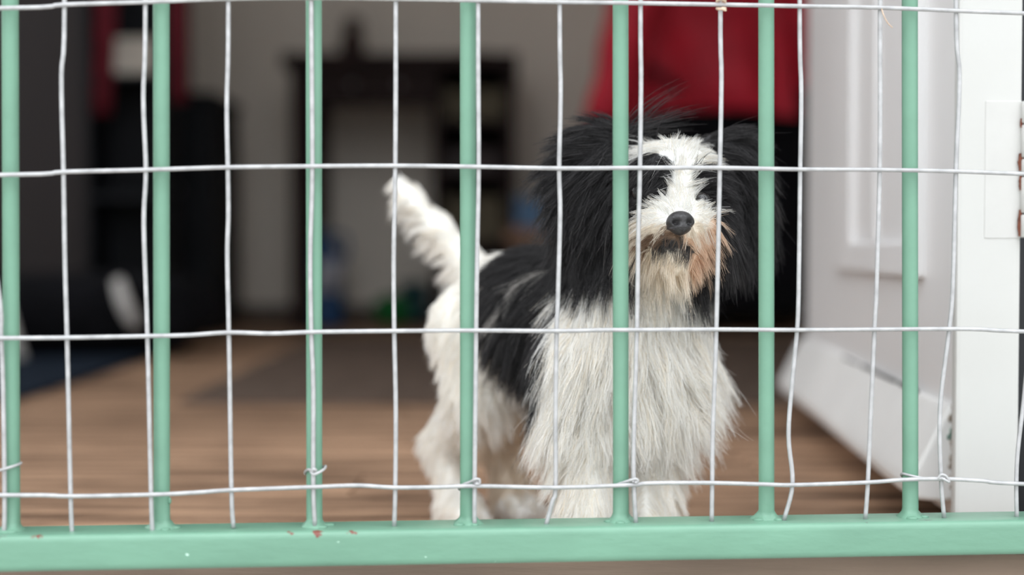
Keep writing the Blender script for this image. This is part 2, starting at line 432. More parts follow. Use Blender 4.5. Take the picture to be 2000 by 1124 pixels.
def drape(name, pts, wid, thick, m, label, cat, group=None):
    """hanging strip of cloth with soft folds: closed ribbon along a path."""
    path = catmull(pts, 6); n = len(path); K = 13
    verts = []; faces = []
    for i in range(n):
        t = i / (n - 1)
        wv = wid[0] + (wid[1] - wid[0]) * t
        top = []; bot = []
        for j in range(K):
            s = j / (K - 1) - .5
            off = .012 * math.sin(s * 15 + t * 2.0) + .005 * math.sin(s * 31 + 1)
            top.append((path[i][0] + s * wv, path[i][1] + off - thick / 2, path[i][2]))
            bot.append((path[i][0] + s * wv, path[i][1] + off + thick / 2, path[i][2]))
        verts += top + bot[::-1]
    R = 2 * K
    for i in range(n - 1):
        for s in range(R):
            a = i * R + s; b_ = i * R + (s + 1) % R
            faces.append((a, b_, b_ + R, a + R))
    faces.append(tuple(range(R))); faces.append(tuple(range((n - 1) * R, n * R))[::-1])
    return tag(link(name, mesh_of(verts, faces), None, m), label, cat, group)
ax = at(198, 0, 3.09)
drape('scarf', [(ax[0] + .012, 3.10, 1.245), (ax[0] + .010, 3.09, 1.0), (ax[0] + .01, 3.09, .76), (ax[0], 3.085, at(195, 225, 3.09)[2])], (.055, .038), .008, M_DKRED, 'dark red scarf end hanging left of the cream box', 'scarf')
ax = at(345, 0, 3.09)
drape('scarf', [(ax[0], 3.10, 1.245), (ax[0], 3.09, 1.0), (ax[0] + .002, 3.09, .8), (ax[0] + .004, 3.085, at(350, 200, 3.09)[2])], (.055, .035), .008, M_DKRED, 'dark red scarf end hanging right of the cream box', 'scarf')
# floor mat
mx = box('floor_mat', -1.75, -0.727, 2.08, 3.20, 0.0008, .009, M_NAVY, None, .003)
tag(mx, 'navy blue mat on the wood floor at the left', 'mat')
# dark rug covering the far part of the floor
M_RUG = mat('dark_brown_rug', (0.135, 0.098, 0.078), 0.95, 0.15, 30, .5, 300, spec=.1)
rg = empty('rug', (.2, 2.7, .0006), 'dark brown rug on the wood floor behind the dog', 'rug')
box('rug_pile', -.48, 1.15, 2.06, 3.44, .0006, .007, M_RUG, rg, .002)
for (a, b_) in ((2.045, 2.06), (3.44, 3.455)): box('rug_binding', -.48, 1.15, a, b_, .0006, .006, M_RUG, rg, .002)
# black holdall with pale straps
hb = empty('holdall_bag', (-.95, 3.0, .009), 'black holdall bag with slanted white straps on the navy mat', 'bag')
verts = []; faces = []; K = 24; n = 15
for i in range(n):
    t = i / (n - 1); x = -1.45 + (-.60 + 1.45) * t
    e = (1 - abs(2 * t - 1) ** 4) ** .35 if 0 < t < 1 else .05
    for j in range(K):
        a = 2 * math.pi * j / K
        cy, cz = math.cos(a), math.sin(a)
        sx = abs(cy) ** .6 * (1 if cy > 0 else -1); sz = abs(cz) ** .6 * (1 if cz > 0 else -1)
        sag = 1 + .05 * math.sin(5 * t + 2 * a)
        verts.append((x, 2.95 + .13 * sx * e * sag, .0095 + .083 + .083 * sz * e * (sag if sz > 0 else 1)))
for i in range(n - 1):
    for j in range(K):
        a = i * K + j; b_ = i * K + (j + 1) % K
        faces.append((a, b_, b_ + K, a + K))
faces.append(tuple(range(K))[::-1]); faces.append(tuple(range((n - 1) * K, n * K)))
link('bag_body', mesh_of(verts, faces), hb, M_BLKFAB)
M_STRAP = mat('pale_webbing', (0.55, 0.53, 0.51), .8, .05, 60, .3, 300)
def strap(p0, p1, wv, parent):
    p0 = np.array(p0); p1 = np.array(p1); d = p1 - p0
    s = np.cross(d, [0, 1, 0]); s /= np.linalg.norm(s)
    verts = []; faces = []; n = 9
    for i in range(n):
        t = i / (n - 1); c = p0 + d * t + np.array([0, -.014 * math.sin(math.pi * t), 0])
        ww = wv * (.75 + .25 * math.sin(math.pi * t))
        for (a, b_) in ((-ww, 0), (ww, 0), (ww, .006), (-ww, .006)): verts.append(c + s * a + np.array([0, b_, 0]))
    for i in range(n - 1):
        for q in range(4):
            a = i * 4 + q; b_ = i * 4 + (q + 1) % 4; faces.append((a, b_, b_ + 4, a + 4))
    faces += [(0, 1, 2, 3), tuple((n - 1) * 4 + q for q in (3, 2, 1, 0))]
    link('strap', mesh_of(verts, faces), parent, M_STRAP)
strap(at(228, 545, 2.80), at(264, 640, 2.79), .014, hb)
strap(at(12, 600, 2.79), at(48, 722, 2.78), .012, hb)

# desk against the back wall
YD = 3.85
def X(px, Y=YD): return at(px, 400, Y)[0]
def Z(py, Y=YD): return at(800, py, Y)[2]
dk = empty('desk', (X(785), 4.05, 0), 'dark brown wooden desk with shelf pedestal against the back wall', 'desk')
box('desk_top', X(552), X(1012), YD - .02, 4.28, Z(132), Z(105), M_DKBROWN, dk, .004)
box('apron', X(575), X(845), YD + .01, YD + .03, Z(205), Z(132), M_DKBROWN, dk, .002)
dr = box('drawer', X(640), X(830), YD - .002, YD + .01, Z(195), Z(140), M_DKBROWN, dk, .003)
for q in (690, 780): link('knob', ellipsoid_mesh((X(q), YD - .012, Z(168)), (.010, .010, .010), sub=2), dr, M_CHROME)
for (px0, px1, y0) in ((568, 606, YD), (568, 606, 4.22)):
    box('leg', X(px0), X(px1), y0, y0 + .05, 0, Z(132), M_DKBROWN, dk, .004)
box('side_panel', X(846), X(860), YD, 4.27, 0, Z(132), M_DKBROWN, dk, .002)
box('side_panel', X(988), X(1004), YD, 4.27, 0, Z(132), M_DKBROWN, dk, .002)
box('back_panel', X(860), X(988), 4.26, 4.27, .02, Z(132), M_DKBROWN, dk, .001)
zsh = [.05, Z(470), Z(335), Z(232)]
for zz in zsh: box('shelf', X(860), X(988), YD + .004, 4.26, zz - .016, zz, M_DKBROWN, dk, .002)
M_OLIVE = mat('olive_card', (0.12, 0.10, 0.065), .8, .15, 12)
M_BOOK = mat('dark_cover', (0.035, 0.020, 0.020), .6, .2, 12)
def boxthing(name, x0, x1, y0, y1, z0, z1, m, label, cat, lid=None):
    e = empty(name, ((x0 + x1) / 2, (y0 + y1) / 2, z0), label, cat)
    zm = z0 + (z1 - z0) * .8
    box('box_body', x0, x1, y0, y1, z0 + .0004, zm, m, e, .002)
    box('lid', x0 - .002, x1 + .002, y0 - .002, y1 + .002, zm, z1, lid or m, e, .002)
    return e
boxthing('storage_box', X(866), X(984), YD + .03, 4.2, zsh[3], Z(172), M_OLIVE, 'olive storage box on the top shelf of the desk', 'box')
boxthing('storage_box', X(866), X(975), YD + .03, 4.2, zsh[2], Z(292), M_BOOK, 'dark flat box on the middle shelf of the desk', 'box')
boxthing('storage_box', X(868), X(980), YD + .02, 4.2, zsh[1], Z(385), M_OLIVE, 'olive-brown box on the lower shelf of the desk', 'box')
boxthing('storage_box', X(870), X(975), YD + .03, 4.2, zsh[0], Z(540), M_BLACKW, 'black box on the bottom shelf of the desk', 'box')
# ornament on the desk
M_ORN = mat('carved_wood', (0.045, 0.022, 0.018), .35, .3, 40, .3, 80)
orn = empty('carved_ornament', (X(690), 4.0, Z(105)), 'dark carved ornament standing on the desk top', 'ornament')
s = 4.0 / 2778
zb = Z(105)
link('ornament_base', lathe_mesh([(34*s, 0), (36*s, 3*s), (34*s, 9*s), (27*s, 12*s)], (X(690, 4.0), 4.0, zb + .0005), 24), orn, M_ORN)
link('ornament_body', lathe_mesh([(20*s, 12*s), (26*s, 22*s), (25*s, 40*s), (19*s, 52*s), (16*s, 60*s), (21*s, 66*s), (20*s, 76*s), (12*s, 84*s), (4*s, 86*s)], (X(690, 4.0), 4.0, zb), 24, .05), orn, M_ORN)
sm = empty('trinket_dish', (X(935), 4.05, zb), 'low dark dish on the right end of the desk top', 'dish')
link('dish_bowl', lathe_mesh([(25*s, .0005), (33*s, 6*s), (44*s, 17*s), (42*s, 17*s), (30*s, 8*s), (4*s, 6*s)], (X(935, 4.05), 4.05, zb), 24), sm, M_ORN)
link('dish_foot', lathe_mesh([(27*s, .0004), (27*s, 2*s), (22*s, 3*s)], (X(935, 4.05), 4.05, zb), 24), sm, M_ORN)

# blue bottle under the desk
M_BLUE = mat('blue_plastic', (0.028, 0.085, 0.21), .35, .12, 12)
M_LBL = mat('grey_label', (0.50, 0.51, 0.58), .7, .2, 30)
Yb = 4.0; xb0 = at(632, 500, Yb)[0]
jug = empty('plastic_jug', (xb0, Yb, 0), 'blue plastic jug with grey label on the floor under the desk', 'jug')
zt = at(632, 440, Yb)[2]
link('jug_body', lathe_mesh([(.050, .0005), (.056, .008), (.058, .06), (.058, zt * .62), (.050, zt * .74), (.030, zt * .84), (.019, zt * .88), (.018, zt * .93)], (xb0, Yb, 0), 28), jug, M_BLUE)
link('jug_cap', lathe_mesh([(.021, zt * .93), (.022, zt * .94), (.022, zt * .99), (.016, zt)], (xb0, Yb, 0), 20), jug, mat('grey_cap', (0.16, 0.17, 0.18), .5))
lb = lathe_mesh([(.0588, .10), (.0588, .19)], (xb0, Yb, 0), 40)
bm = bmesh.new(); bm.from_mesh(lb)
bmesh.ops.delete(bm, geom=[f for f in bm.faces if len(f.verts) > 4 or f.calc_center_median().y > Yb - .012 or f.calc_center_median().x < xb0 - .02], context='FACES')
bmesh.ops.solidify(bm, geom=list(bm.faces), thickness=.0006); bm.to_mesh(lb); bm.free()
link('label', lb, jug, M_LBL)
link('jug_handle', tube_mesh(catmull([(xb0 + .018, Yb, zt * .90), (xb0 + .055, Yb, zt * .90), (xb0 + .066, Yb, zt * .78), (xb0 + .054, Yb, zt * .62)], 5), .007, 8), jug, M_BLUE)
# green toy ball + teal mug
M_GRN = mat('green_rubber', (0.004, 0.16, 0.03), .5, .1, 12)
gc = at(765, 604, 4.08)
gb = empty('toy_ball', (gc[0], 4.08, 0), 'green rubber toy ball on the floor by the wall', 'ball')
link('ball_body', ellipsoid_mesh((gc[0], 4.08, .046), (.056, .050, .0455), sub=4), gb, M_GRN)
link('ball_seam', tube_mesh([(gc[0] + .0555 * math.cos(a), 4.08 + .0500 * math.sin(a), .046) for a in np.linspace(0, 2 * math.pi, 48)], .0016, 6), gb, M_GRN)
tcx = at(808, 580, 4.17)
M_TEAL = mat('teal_plastic', (0.010, 0.062, 0.070), .45, .1, 12)
tm = empty('plastic_beaker', (tcx[0], 4.17, 0), 'teal plastic beaker behind the green ball', 'beaker')
zt = at(808, 552, 4.17)[2]
link('beaker_body', lathe_mesh([(.036, .0005), (.038, .006), (.044, zt), (.041, zt), (.035, .012), (.002, .010)], (tcx[0], 4.17, 0), 28), tm, M_TEAL)
link('rim', tube_mesh([(tcx[0] + .0425 * math.cos(a), 4.17 + .0425 * math.sin(a), zt) for a in np.linspace(0, 2 * math.pi, 40)], .002, 6), tm, M_TEAL)
# stool with blue box
M_ORWOOD = mat('orange_wood', (0.17, 0.085, 0.045), .5, .15, 8, stretch=(.4, 3, 3))
Ys = 3.5
st = empty('wooden_stool', (at(1075, 500, Ys)[0], Ys + .14, 0), 'small brown wooden stool beside the desk behind the dog', 'stool')
x0, x1 = at(985, 500, Ys)[0], at(1135, 500, Ys)[0]; z0, z1 = at(1000, 474, Ys)[2], at(1000, 444, Ys)[2]
box('seat', x0, x1, Ys, Ys + .28, z0, z1, M_ORWOOD, st, .006)
for xx in (x0 + .02, x1 - .05):
    for yy in (Ys + .02, Ys + .23): box('leg', xx, xx + .03, yy, yy + .03, 0, z0, M_ORWOOD, st, .003)
box('stretcher', x0 + .05, x1 - .05, Ys + .025, Ys + .045, .10, .125, M_ORWOOD, st, .002)
M_BLUEC = mat('blue_card', (0.08, 0.16, 0.28), .7, .1, 12)
boxthing('blue_box', at(1008, 400, Ys)[0], at(1072, 400, Ys)[0], Ys + .05, Ys + .15, z1, at(1000, 384, Ys)[2], M_BLUEC, 'blue box on the wooden stool behind the dog', 'box')

# black armchair with red jacket
YA = 3.62
ac = empty('armchair', (at(1395, 500, YA)[0], YA + .3, 0), 'black upholstered armchair seen from behind under the red jacket', 'armchair')
ax0, ax1 = at(1175, 400, YA)[0], at(1650, 400, YA)[0]
box('backrest', ax0 + .02, ax1 - .02, YA, YA + .12, .06, .98, M_BLKFAB, ac, .03, 4, smooth=True)
box('seat', ax0 + .09, ax1 - .09, YA + .12, YA + .60, .08, .42, M_BLKFAB, ac, .03, 4, smooth=True)
for xx in (ax0, ax1 - .09): box('armrest', xx, xx + .09, YA + .02, YA + .60, .06, .58, M_BLKFAB, ac, .025, 4, smooth=True)
for xx in (ax0 + .03, ax1 - .07):
    for yy in (YA + .03, YA + .53): link('foot', lathe_mesh([(.014, 0), (.020, .07)], (xx + .02, yy, 0), 16), ac, M_BLACKW)
YJ = 3.50
jk = empty('red_jacket', (at(1390, 200, YJ)[0], YA, at(1390, 212, YJ)[2]), 'red jacket hanging over the back of the black armchair', 'jacket')
jx0, jx1 = at(1205, 100, YJ)[0], at(1590, 100, YJ)[0]; jc = (jx0 + jx1) / 2; jw = (jx1 - jx0) / 2
zh = at(1390, 214, YJ)[2]; verts = []; faces = []; K = 56; n = 26; zt = 1.09
for i in range(n):
    t = i / (n - 1); z = zh + (zt - zh) * t
    hw = jw * (1.0 - .10 * t) * (1 if t < .85 else 1 - 1.8 * (t - .85) ** 1.1)
    hd = .100 * (1 if t < .82 else max(.35, 1 - 3.6 * (t - .82)))
    for j in range(K):
        a = 2 * math.pi * j / K; c, s_ = math.cos(a), math.sin(a)
        xx = jc + hw * abs(c) ** .75 * (1 if c > 0 else -1)
        fold = .020 * math.sin(9 * a + 4 * t) * (1 - .5 * t) + .006 * math.sin(23 * a - 5 * t + 1) + .010 * math.sin(14 * t + 2.5 * a)
        yy = YA + .06 + (hd + fold) * abs(s_) ** .55 * (1 if s_ > 0 else -1)
        verts.append((xx, yy, z + (.010 * math.sin(3 * a) if i == 0 else 0)))
for i in range(n - 1):
    for j in range(K):
        a = i * K + j; b_ = i * K + (j + 1) % K; faces.append((a, b_, b_ + K, a + K))
faces.append(tuple(range((n - 1) * K, n * K)))
jb = link('jacket_body', mesh_of(verts, faces), jk, M_RED)
def sleeve(pts, rr, parent):
    path = catmull(pts, 6); n = len(path); K = 24; verts = []; faces = []
    for i in range(n):
        t = i / (n - 1); r_ = rr[0] + (rr[1] - rr[0]) * t
        for j in range(K):
            a = 2 * math.pi * j / K
            q = r_ * (1 + .10 * math.sin(3 * a + 9 * t) + .05 * math.sin(26 * t + a))
            verts.append(path[i] + np.array([q * math.cos(a), q * .8 * math.sin(a), .004 * math.sin(a * 2)]))
    for i in range(n - 1):
        for j in range(K):
            a = i * K + j; b_ = i * K + (j + 1) % K; faces.append((a, b_, b_ + K, a + K))
    faces.append(tuple(range(K))); faces.append(tuple(range((n - 1) * K, n * K))[::-1])
    o = link('sleeve', mesh_of(verts, faces), parent, M_RED)
    e = path[-1]
    link('cuff', tube_mesh([e + np.array([rr[1] * math.cos(a), rr[1] * .8 * math.sin(a), .003]) for a in np.linspace(0, 2 * math.pi, 30)], .006, 8), o, M_DKRED)
s0 = at(1290, -420, YJ); s1 = at(1262, -80, YJ - .03); s2 = at(1222, 80, YJ - .04); s3 = at(1180, 240, YJ - .04)
sleeve([(s0[0] + .03, YA + .03, 1.02), s1, s2, s3], (.062, .056), jk)
s3b = at(1660, 200, YJ)
sleeve([(jx1 - .05, YA + .03, 1.02), (jx1 + .02, YA, .85), (jx1 + .035, YA - .01, .72), (jx1 + .04, YA - .01, .62)], (.062, .054), jk)
# pocket slit: dark slanted welt
p0 = at(1222, 108, YJ + .055); p1 = at(1330, 172, YJ + .050)
link('pocket', tube_mesh(catmull([p0, (p0 + p1) / 2 + np.array([.004, -.018, -.004]), p1], 6), [.012] * 13, 10), jk, M_DKRED)
link('collar', tube_mesh([(jc + .09 * math.cos(a), YA + .06 + .055 * math.sin(a), 1.095) for a in np.linspace(0, 2 * math.pi, 30)], .022, 10), jk, M_RED)
# ------------------------------------------------------------------ green gate
A0 = 0.872                                   # front face of the rail: Y = A0 + GS*x
gt = np.array([1, GS]) / math.hypot(1, GS); gn = np.array([-gt[1], gt[0]])
GM = Matrix(((gt[0], gn[0], 0, 0), (gt[1], gn[1], 0, A0), (0, 0, 1, 0), (0, 0, 0, 1)))
GMI = GM.inverted()
ZR0, ZR1, RD = 0.0334, 0.0555, 0.034
gate = empty('gate', (0, A0, ZR0), 'pale green metal gate of round upright bars on a bottom rail', 'gate')
rail_me = box_mesh(-.62, .50, 0, RD, ZR0, ZR1, .0045, 4, GM)
rail = link('bottom_rail', rail_me, gate, M_RAIL, smooth=True)
rail['label'] = 'flat green bottom rail with rust chips'
def rail_local(px, py, a=A0 + .002):
    p = at_gate(px, py, a); q = p - np.array(world_loc(rail)); return q
RU = (0.7, 1, 1.3)
spots(M_RAIL, [(rail_local(76, 1044), .0028, RU), (rail_local(568, 1041), .0015, RU), (rail_local(619, 1043), .0030, (1, 1, 1.1)), (rail_local(690, 1041), .0020, (.6, 1, 1.2)), (rail_local(1243, 1038), .0012, RU)],
      (0.17, 0.05, 0.036), 330, .004)
spots(M_RAIL, [(rail_local(8, 1043), .0022, (.5, 1, 1.4)), (rail_local(1808, 1021, A0 + .006), .0022, (.45, 1, 1.4)), (rail_local(1690, 1026, A0 + .004), .0013, RU), (rail_local(1392, 1036, A0 + .003), .0010, RU), (rail_local(925, 1046), .0012, (.4, 1, 1))],
      (0.10, 0.10, 0.095), 400, .004)
spots(M_RAIL, [(rail_local(871, 1107, A0), .0011, RU), (rail_local(968, 1099, A0), .0008, RU), (rail_local(365, 1084, A0), .0009, RU), (rail_local(832, 1086, A0), .0006, RU), (rail_local(660, 1060, A0), .0005, RU)],
      (0.52, 0.74, 0.62), 400, .002)
ZTOP = 0.78
AB = A0 + .0205
for (xt, xb_) in ((20, 23), (315, 316), (613, 614), (914, 914), (1212, 1212.5), (1496.5, 1497), (1777, 1778), (-278, -274), (2056, 2056)):
    pb = at_gate(xb_, 1018, AB); pt = at_gate(xt, 60, AB)
    dirx = (pt - pb) / (pt[2] - pb[2])
    prof = [(.0098, -.0010), (.0086, .0006), (.0068, .0018), (.0057, .0032), (.0051, .0050)]
    me_v = []; me_f = []; K = 20
    rows = prof + [(.0050, z) for z in np.linspace(.02, ZTOP - ZR1, 16)]
    for (r_, z) in rows:
        base = pb + dirx * (ZR1 + z - pb[2])
        for j in range(K):
            a = 2 * math.pi * j / K
            rr = r_ * (1 + (.14 * math.sin(2 * a + xb_) + .08 * math.sin(5 * a + xb_ * 3) if z < .004 else 0))
            me_v.append((base[0] + rr * math.cos(a), base[1] + rr * math.sin(a), ZR1 + z))
    for i in range(len(rows) - 1):
        for j in range(K):
            a = i * K + j; b_ = i * K + (j + 1) % K; me_f.append((a, b_, b_ + K, a + K))
    me_f.append(tuple(range((len(rows) - 1) * K, len(rows) * K)))
    bar = link('bar', mesh_of(me_v, me_f), gate, M_BAR)
    # lumps of weld and paint at the foot
    for q in range(2):
        an = random.uniform(math.pi, 2 * math.pi)
        link('weld_bead', ellipsoid_mesh((pb[0] + .0085 * math.cos(an), pb[1] + .0085 * math.sin(an), ZR1 + .0002), (random.uniform(.003, .005), .003, .0012), sub=2), bar, M_BAR)
link('paint_drip', ellipsoid_mesh(at_gate(331.5, 979, AB - .002), (.0011, .001, .0022), sub=2), gate, M_BAR)
link('top_rail', box_mesh(-.62, .50, .004, .034, ZTOP, ZTOP + .022, .004, 3, GM), gate, M_BAR)

for (a, b_) in ((-.64, -.62), (.50, .52)): link('end_post', box_mesh(a, b_, .004, .030, ZR0, ZTOP + .022, .003, 2, GM), gate, M_BAR)

# welded wire mesh tied to the gate
AV, AH = A0 + .0128, A0 + .0104
HW = [
 [(0,16),(125,9),(285,4),(445,-2),(610,-4),(770,-2),(935,1),(1090,4),(1250,6),(1410,9),(1560,12),(1718,15),(1865,21),(2000,26)],
 [(0,342),(125,336),(285,332),(445,327),(610,325),(770,324),(935,326),(1092,329),(1250,328),(1405,328),(1560,331),(1718,332),(1868,335),(2000,340)],
 [(0,661),(128,660),(287,657),(370,655),(447,650),(530,652),(612,649),(770,647),(935,646),(1088,647),(1180,645),(1240,645),(1400,644),(1555,645),(1708,644),(1855,643),(1920,644),(2000,648)],
 [(0,968),(135,970),(295,967),(380,963),(452,958),(612,952),(700,949),(770,953),(860,952),(930,950),(1085,953),(1230,948),(1260,945),(1310,944),(1392,944),(1500,947),(1550,948),(1695,943),(1760,938),(1840,936),(1920,940),(2000,946)]]
VW = [
 [(-34,0),(-30,330),(0,590),(2,650),(6,760),(9,968),(8,1046)],
 [(126,0),(120,150),(124,336),(127,520),(131,660),(138,970),(141,1047)],
 [(284,0),(280,190),(285,332),(281,440),(288,657),(295,967),(298,1045)],
 [(446,0),(443,200),(445,327),(446,420),(444,500),(447,650),(452,958),(456,1032)],
 [(608,0),(610,325),(606,500),(608,649),(612,760),(612,952),(615,1029)],
 [(773,0),(772,324),(769,500),(770,647),(773,800),(772,953),(770,1030)],
 [(934,0),(934,120),(935,326),(932,500),(930,646),(927,950),(927,1029)],
 [(1093,0),(1095,180),(1092,329),(1094,420),(1089,600),(1087,647),(1085,800),(1085,953),(1079,980),(1066,1029)],
 [(1251,0),(1252,150),(1250,328),(1247,450),(1244,640),(1238,850),(1238,945),(1242,1026)],
 [(1407,0),(1409,150),(1406,328),(1402,520),(1398,680),(1392,850),(1391,944),(1390,1021)],
 [(1562,0),(1565,180),(1563,331),(1560,560),(1557,645),(1548,740),(1540,850),(1548,945),(1531,1018)],
 [(1719,0),(1719,180),(1718,332),(1712,560),(1708,644),(1701,800),(1695,943),(1690,1016)],
 [(1867,0),(1874,150),(1867,332),(1861,560),(1854,644),(1836,800),(1838,935),(1844,1013)],
 [(2022,0),(2024,335),(2010,648),(2000,776),(1988,880),(1985,946),(1986,1016)]]
WR = .00142
wm = empty('wire_mesh', at_gate(1000, 968, AV), 'galvanised welded wire mesh with large rectangular openings, tied in front of the green bars', 'wire mesh')
for row in HW:
    e0 = (-820, row[0][1] + 6); e1 = (2500, row[-1][1] + 16)
    pts = [at_gate(px, py, AH) for (px, py) in [e0] + row + [e1]]
    link('horizontal_wire', tube_mesh(catmull(pts, 4), WR * .95, 8), wm, M_WIRE)
for colm in VW:
    pts = [at_gate(px, py, AV) for (px, py) in colm]
    top = pts[0] + (pts[0] - pts[1]) / max(1e-6, (pts[0] - pts[1])[2]) * (.62 - pts[0][2])
    top[0] = pts[0][0]
    link('vertical_wire', tube_mesh(catmull([top] + pts, 5), WR, 8), wm, M_WIRE)
upz = [.52, .62]
for zz in (.495, .605):
    pts = [np.array([x_, AH + GS * x_, zz + .002 * math.sin(9 * x_)]) for x_ in np.linspace(-.56, .485, 15)]
    link('horizontal_wire', tube_mesh(catmull(pts, 3), WR * .95, 8), wm, M_WIRE)
# wire ties
def tie(pts, label):
    P = [at_gate(px, py, A0 + a) for (px, py, a) in pts]
    o = link('wire_tie', tube_mesh(catmull(P, 7), .00085, 8), None, M_WIRE)
    tag(o, label, 'wire tie', 'wire ties holding the mesh')
    return o
tie([(-12,922,.009),(4,918,.010),(24,912,.0135),(40,906,.019),(38,904,.026),(20,906,.027)], 'wire tie around the leftmost green bar')
tie([(612,921,.0085),(602,918,.013),(596,923,.020),(600,926,.027),(628,914,.027),(636,911,.020),(633,917,.013),(622,924,.009),(612,927,.009),(607,921,.010),(613,917,.0085),(618,920,.0095)], 'small looped wire tie on the bar under a vertical wire')
tie([(928,946,.0088),(936,945,.009),(936,937,.0085),(928,937,.0085),(918,942,.0115),(905,947,.014),(897,953,.0205),(899,957,.026),(915,952,.027),(930,944,.026),(934,938,.015),(931,942,.0088)], 'twisted wire tie on the bar left of the dog\'s chest')
tie([(1240,944,.0088),(1246,940,.0085),(1241,936,.0085),(1230,939,.010),(1214,944,.0135),(1200,949,.0155),(1195,950,.0205),(1198,951,.0265),(1214,948,.027),(1230,944,.026),(1241,941,.015),(1236,941,.0088)], 'twisted wire tie on the bar in front of the dog\'s chest')
tie([(1838,934,.0088),(1846,938,.0085),(1854,942,.009),(1848,931,.0085),(1838,928,.0085),(1828,936,.010),(1800,934,.012),(1780,930,.0135),(1762,926,.020),(1764,932,.0265),(1790,936,.0268),(1812,938,.018),(1832,935,.010),(1846,936,.0085)], 'long wire tie reaching from the rightmost bar to the next vertical wire')
# twine knot on the top wire
M_TWINE = mat('pale_twine', (0.62, 0.46, 0.34), .9, .15, 200, .4, 500)
kn = empty('twine_knot', at_gate(1408, 15, AH), 'frayed pale orange twine knotted around the top horizontal wire', 'twine')
kp = at_gate(1408, 9, AH)
link('knot', tube_mesh(catmull([kp + np.array([.0026 * math.cos(a * 2.3), -.0005 + .0026 * math.sin(a * 2.3), .0032 * math.sin(a)]) for a in np.linspace(0, 9, 26)], 3), .0008, 7), kn, M_TWINE)
link('loose_end', tube_mesh(catmull([kp + np.array([.001, -.002, -.002]), kp + np.array([.0005, -.003, -.0035]), kp + np.array([.003, -.003, -.0042])], 4), .0006, 6), kn, M_TWINE)
link('loose_end', tube_mesh(catmull([kp + np.array([-.001, -.002, .002]), kp + np.array([-.002, -.003, .005]), kp + np.array([.001, -.003, .007])], 4), .0006, 6), kn, M_TWINE)
ss = link('straw_thread', tube_mesh(catmull([at_gate(1721, 14, AV - .003), at_gate(1726, 30, AV - .004), at_gate(1734, 45, AV - .004), at_gate(1743, 54, AV - .003)], 5), .00035, 6), None, M_TWINE)
tag(ss, 'thin pale thread caught on a wire near the top right', 'thread')
# ------------------------------------------------------------------ the dog: one smooth body surface grown from blended limbs, long coat on top
DK = .97
def P(px, py, d): return at(px, py, d * DK)
CAPS = []   # (a, b, ra, rb)
ELLS = []   # (centre, radii, 3x3 rot)
def cap(a, b, ra, rb): CAPS.append((np.array(a), np.array(b), ra, rb))
def chain(pts):
    for (a, ra), (b, rb) in zip(pts[:-1], pts[1:]): cap(a, b, ra, rb)
def ell(c, r, rot=None): ELLS.append((np.array(c), np.array(r), np.eye(3) if rot is None else np.array(rot)))
def rotm(ax, deg): return np.array(Matrix.Rotation(math.radians(deg), 3, ax))
# head
ell(P(1303, 375, 1.035), (.037, .038, .033))
ell(P(1312, 345, 1.010), (.028, .022, .022))
cap(P(1318, 425, 1.000), P(1328, 442, .972), .0215, .0140)
cap(P(1296, 448, .986), P(1285, 455, 1.01), .0170, .019)
cap(P(1356, 447, .986), P(1366, 455, 1.01), .0160, .018)
cap(P(1324, 508, .980), P(1310, 500, 1.03), .0110, .020)
# ears
ell(P(1160, 350, 1.035), (.026, .011, .038), rotm('Y', 14))
ell(P(1205, 300, 1.04), (.022, .013, .016), rotm('Y', 10))
ell(P(1436, 360, 1.050), (.017, .012, .037), rotm('Y', -8))
ell(P(1398, 306, 1.045), (.019, .013, .015), rotm('Y', -20))
# neck, chest, trunk
chain([(P(1290, 430, 1.055), .036), (P(1240, 540, 1.065), .043), (P(1215, 640, 1.070), .050)])
ell(P(1228, 690, 1.060), (.048, .042, .056))
chain([(P(1205, 615, 1.075), .047), (P(1060, 615, 1.130), .046), (P(995, 610, 1.18), .045)])
# front legs
FLA = np.array([P(1142, 900, 1.015)[0], 1.010 * DK]); FLB = np.array([P(1278, 900, 1.045)[0], 1.040 * DK])
for (q, dx) in ((FLA, -1), (FLB, 1)):
    chain([((q[0] + .004 * dx, q[1] + .030, .150), .027), ((q[0] + .001 * dx, q[1] + .030, .105), .019), ((q[0], q[1] + .012, .050), .0135), ((q[0], q[1] + .004, .022), .0135)])
    ell((q[0], q[1] - .006, .0145), (.019, .025, .0135))
    for k in (-1.5, -.5, .5, 1.5):
        ell((q[0] + k * .0085, q[1] - .026 + abs(k) * .003, .0095), (.0058, .0085, .0085))
# hind legs
HA = np.array([P(893, 990, 1.19)[0], 1.188 * DK]); HB = np.array([P(1000, 980, 1.225)[0], 1.226 * DK])
FW = np.array([.573, -.819])
for q in (HA, HB):
    def h(f, z): return (q[0] + FW[0] * f, q[1] + FW[1] * f, z)
    chain([(h(.018, .165), .030), (h(.034, .112), .021), (h(-.022, .066), .0125), (h(.000, .024), .0115)])
    ell(h(.006, .0135), (.017, .021, .0125), rotm('Z', 35))
    for k in (-1.2, 0, 1.2):
        s_ = np.array([.819, .573]) * k * .008; c = h(.024, .009)
        ell((c[0] + s_[0], c[1] + s_[1], c[2]), (.0055, .0075, .0078))
# tail
TAIL = [P(950, 575, 1.21), P(915, 515, 1.235), P(858, 445, 1.255), P(805, 390, 1.265), P(776, 358, 1.275)]
chain(list(zip(TAIL, (.014, .0105, .0075, .0060, .0050))))

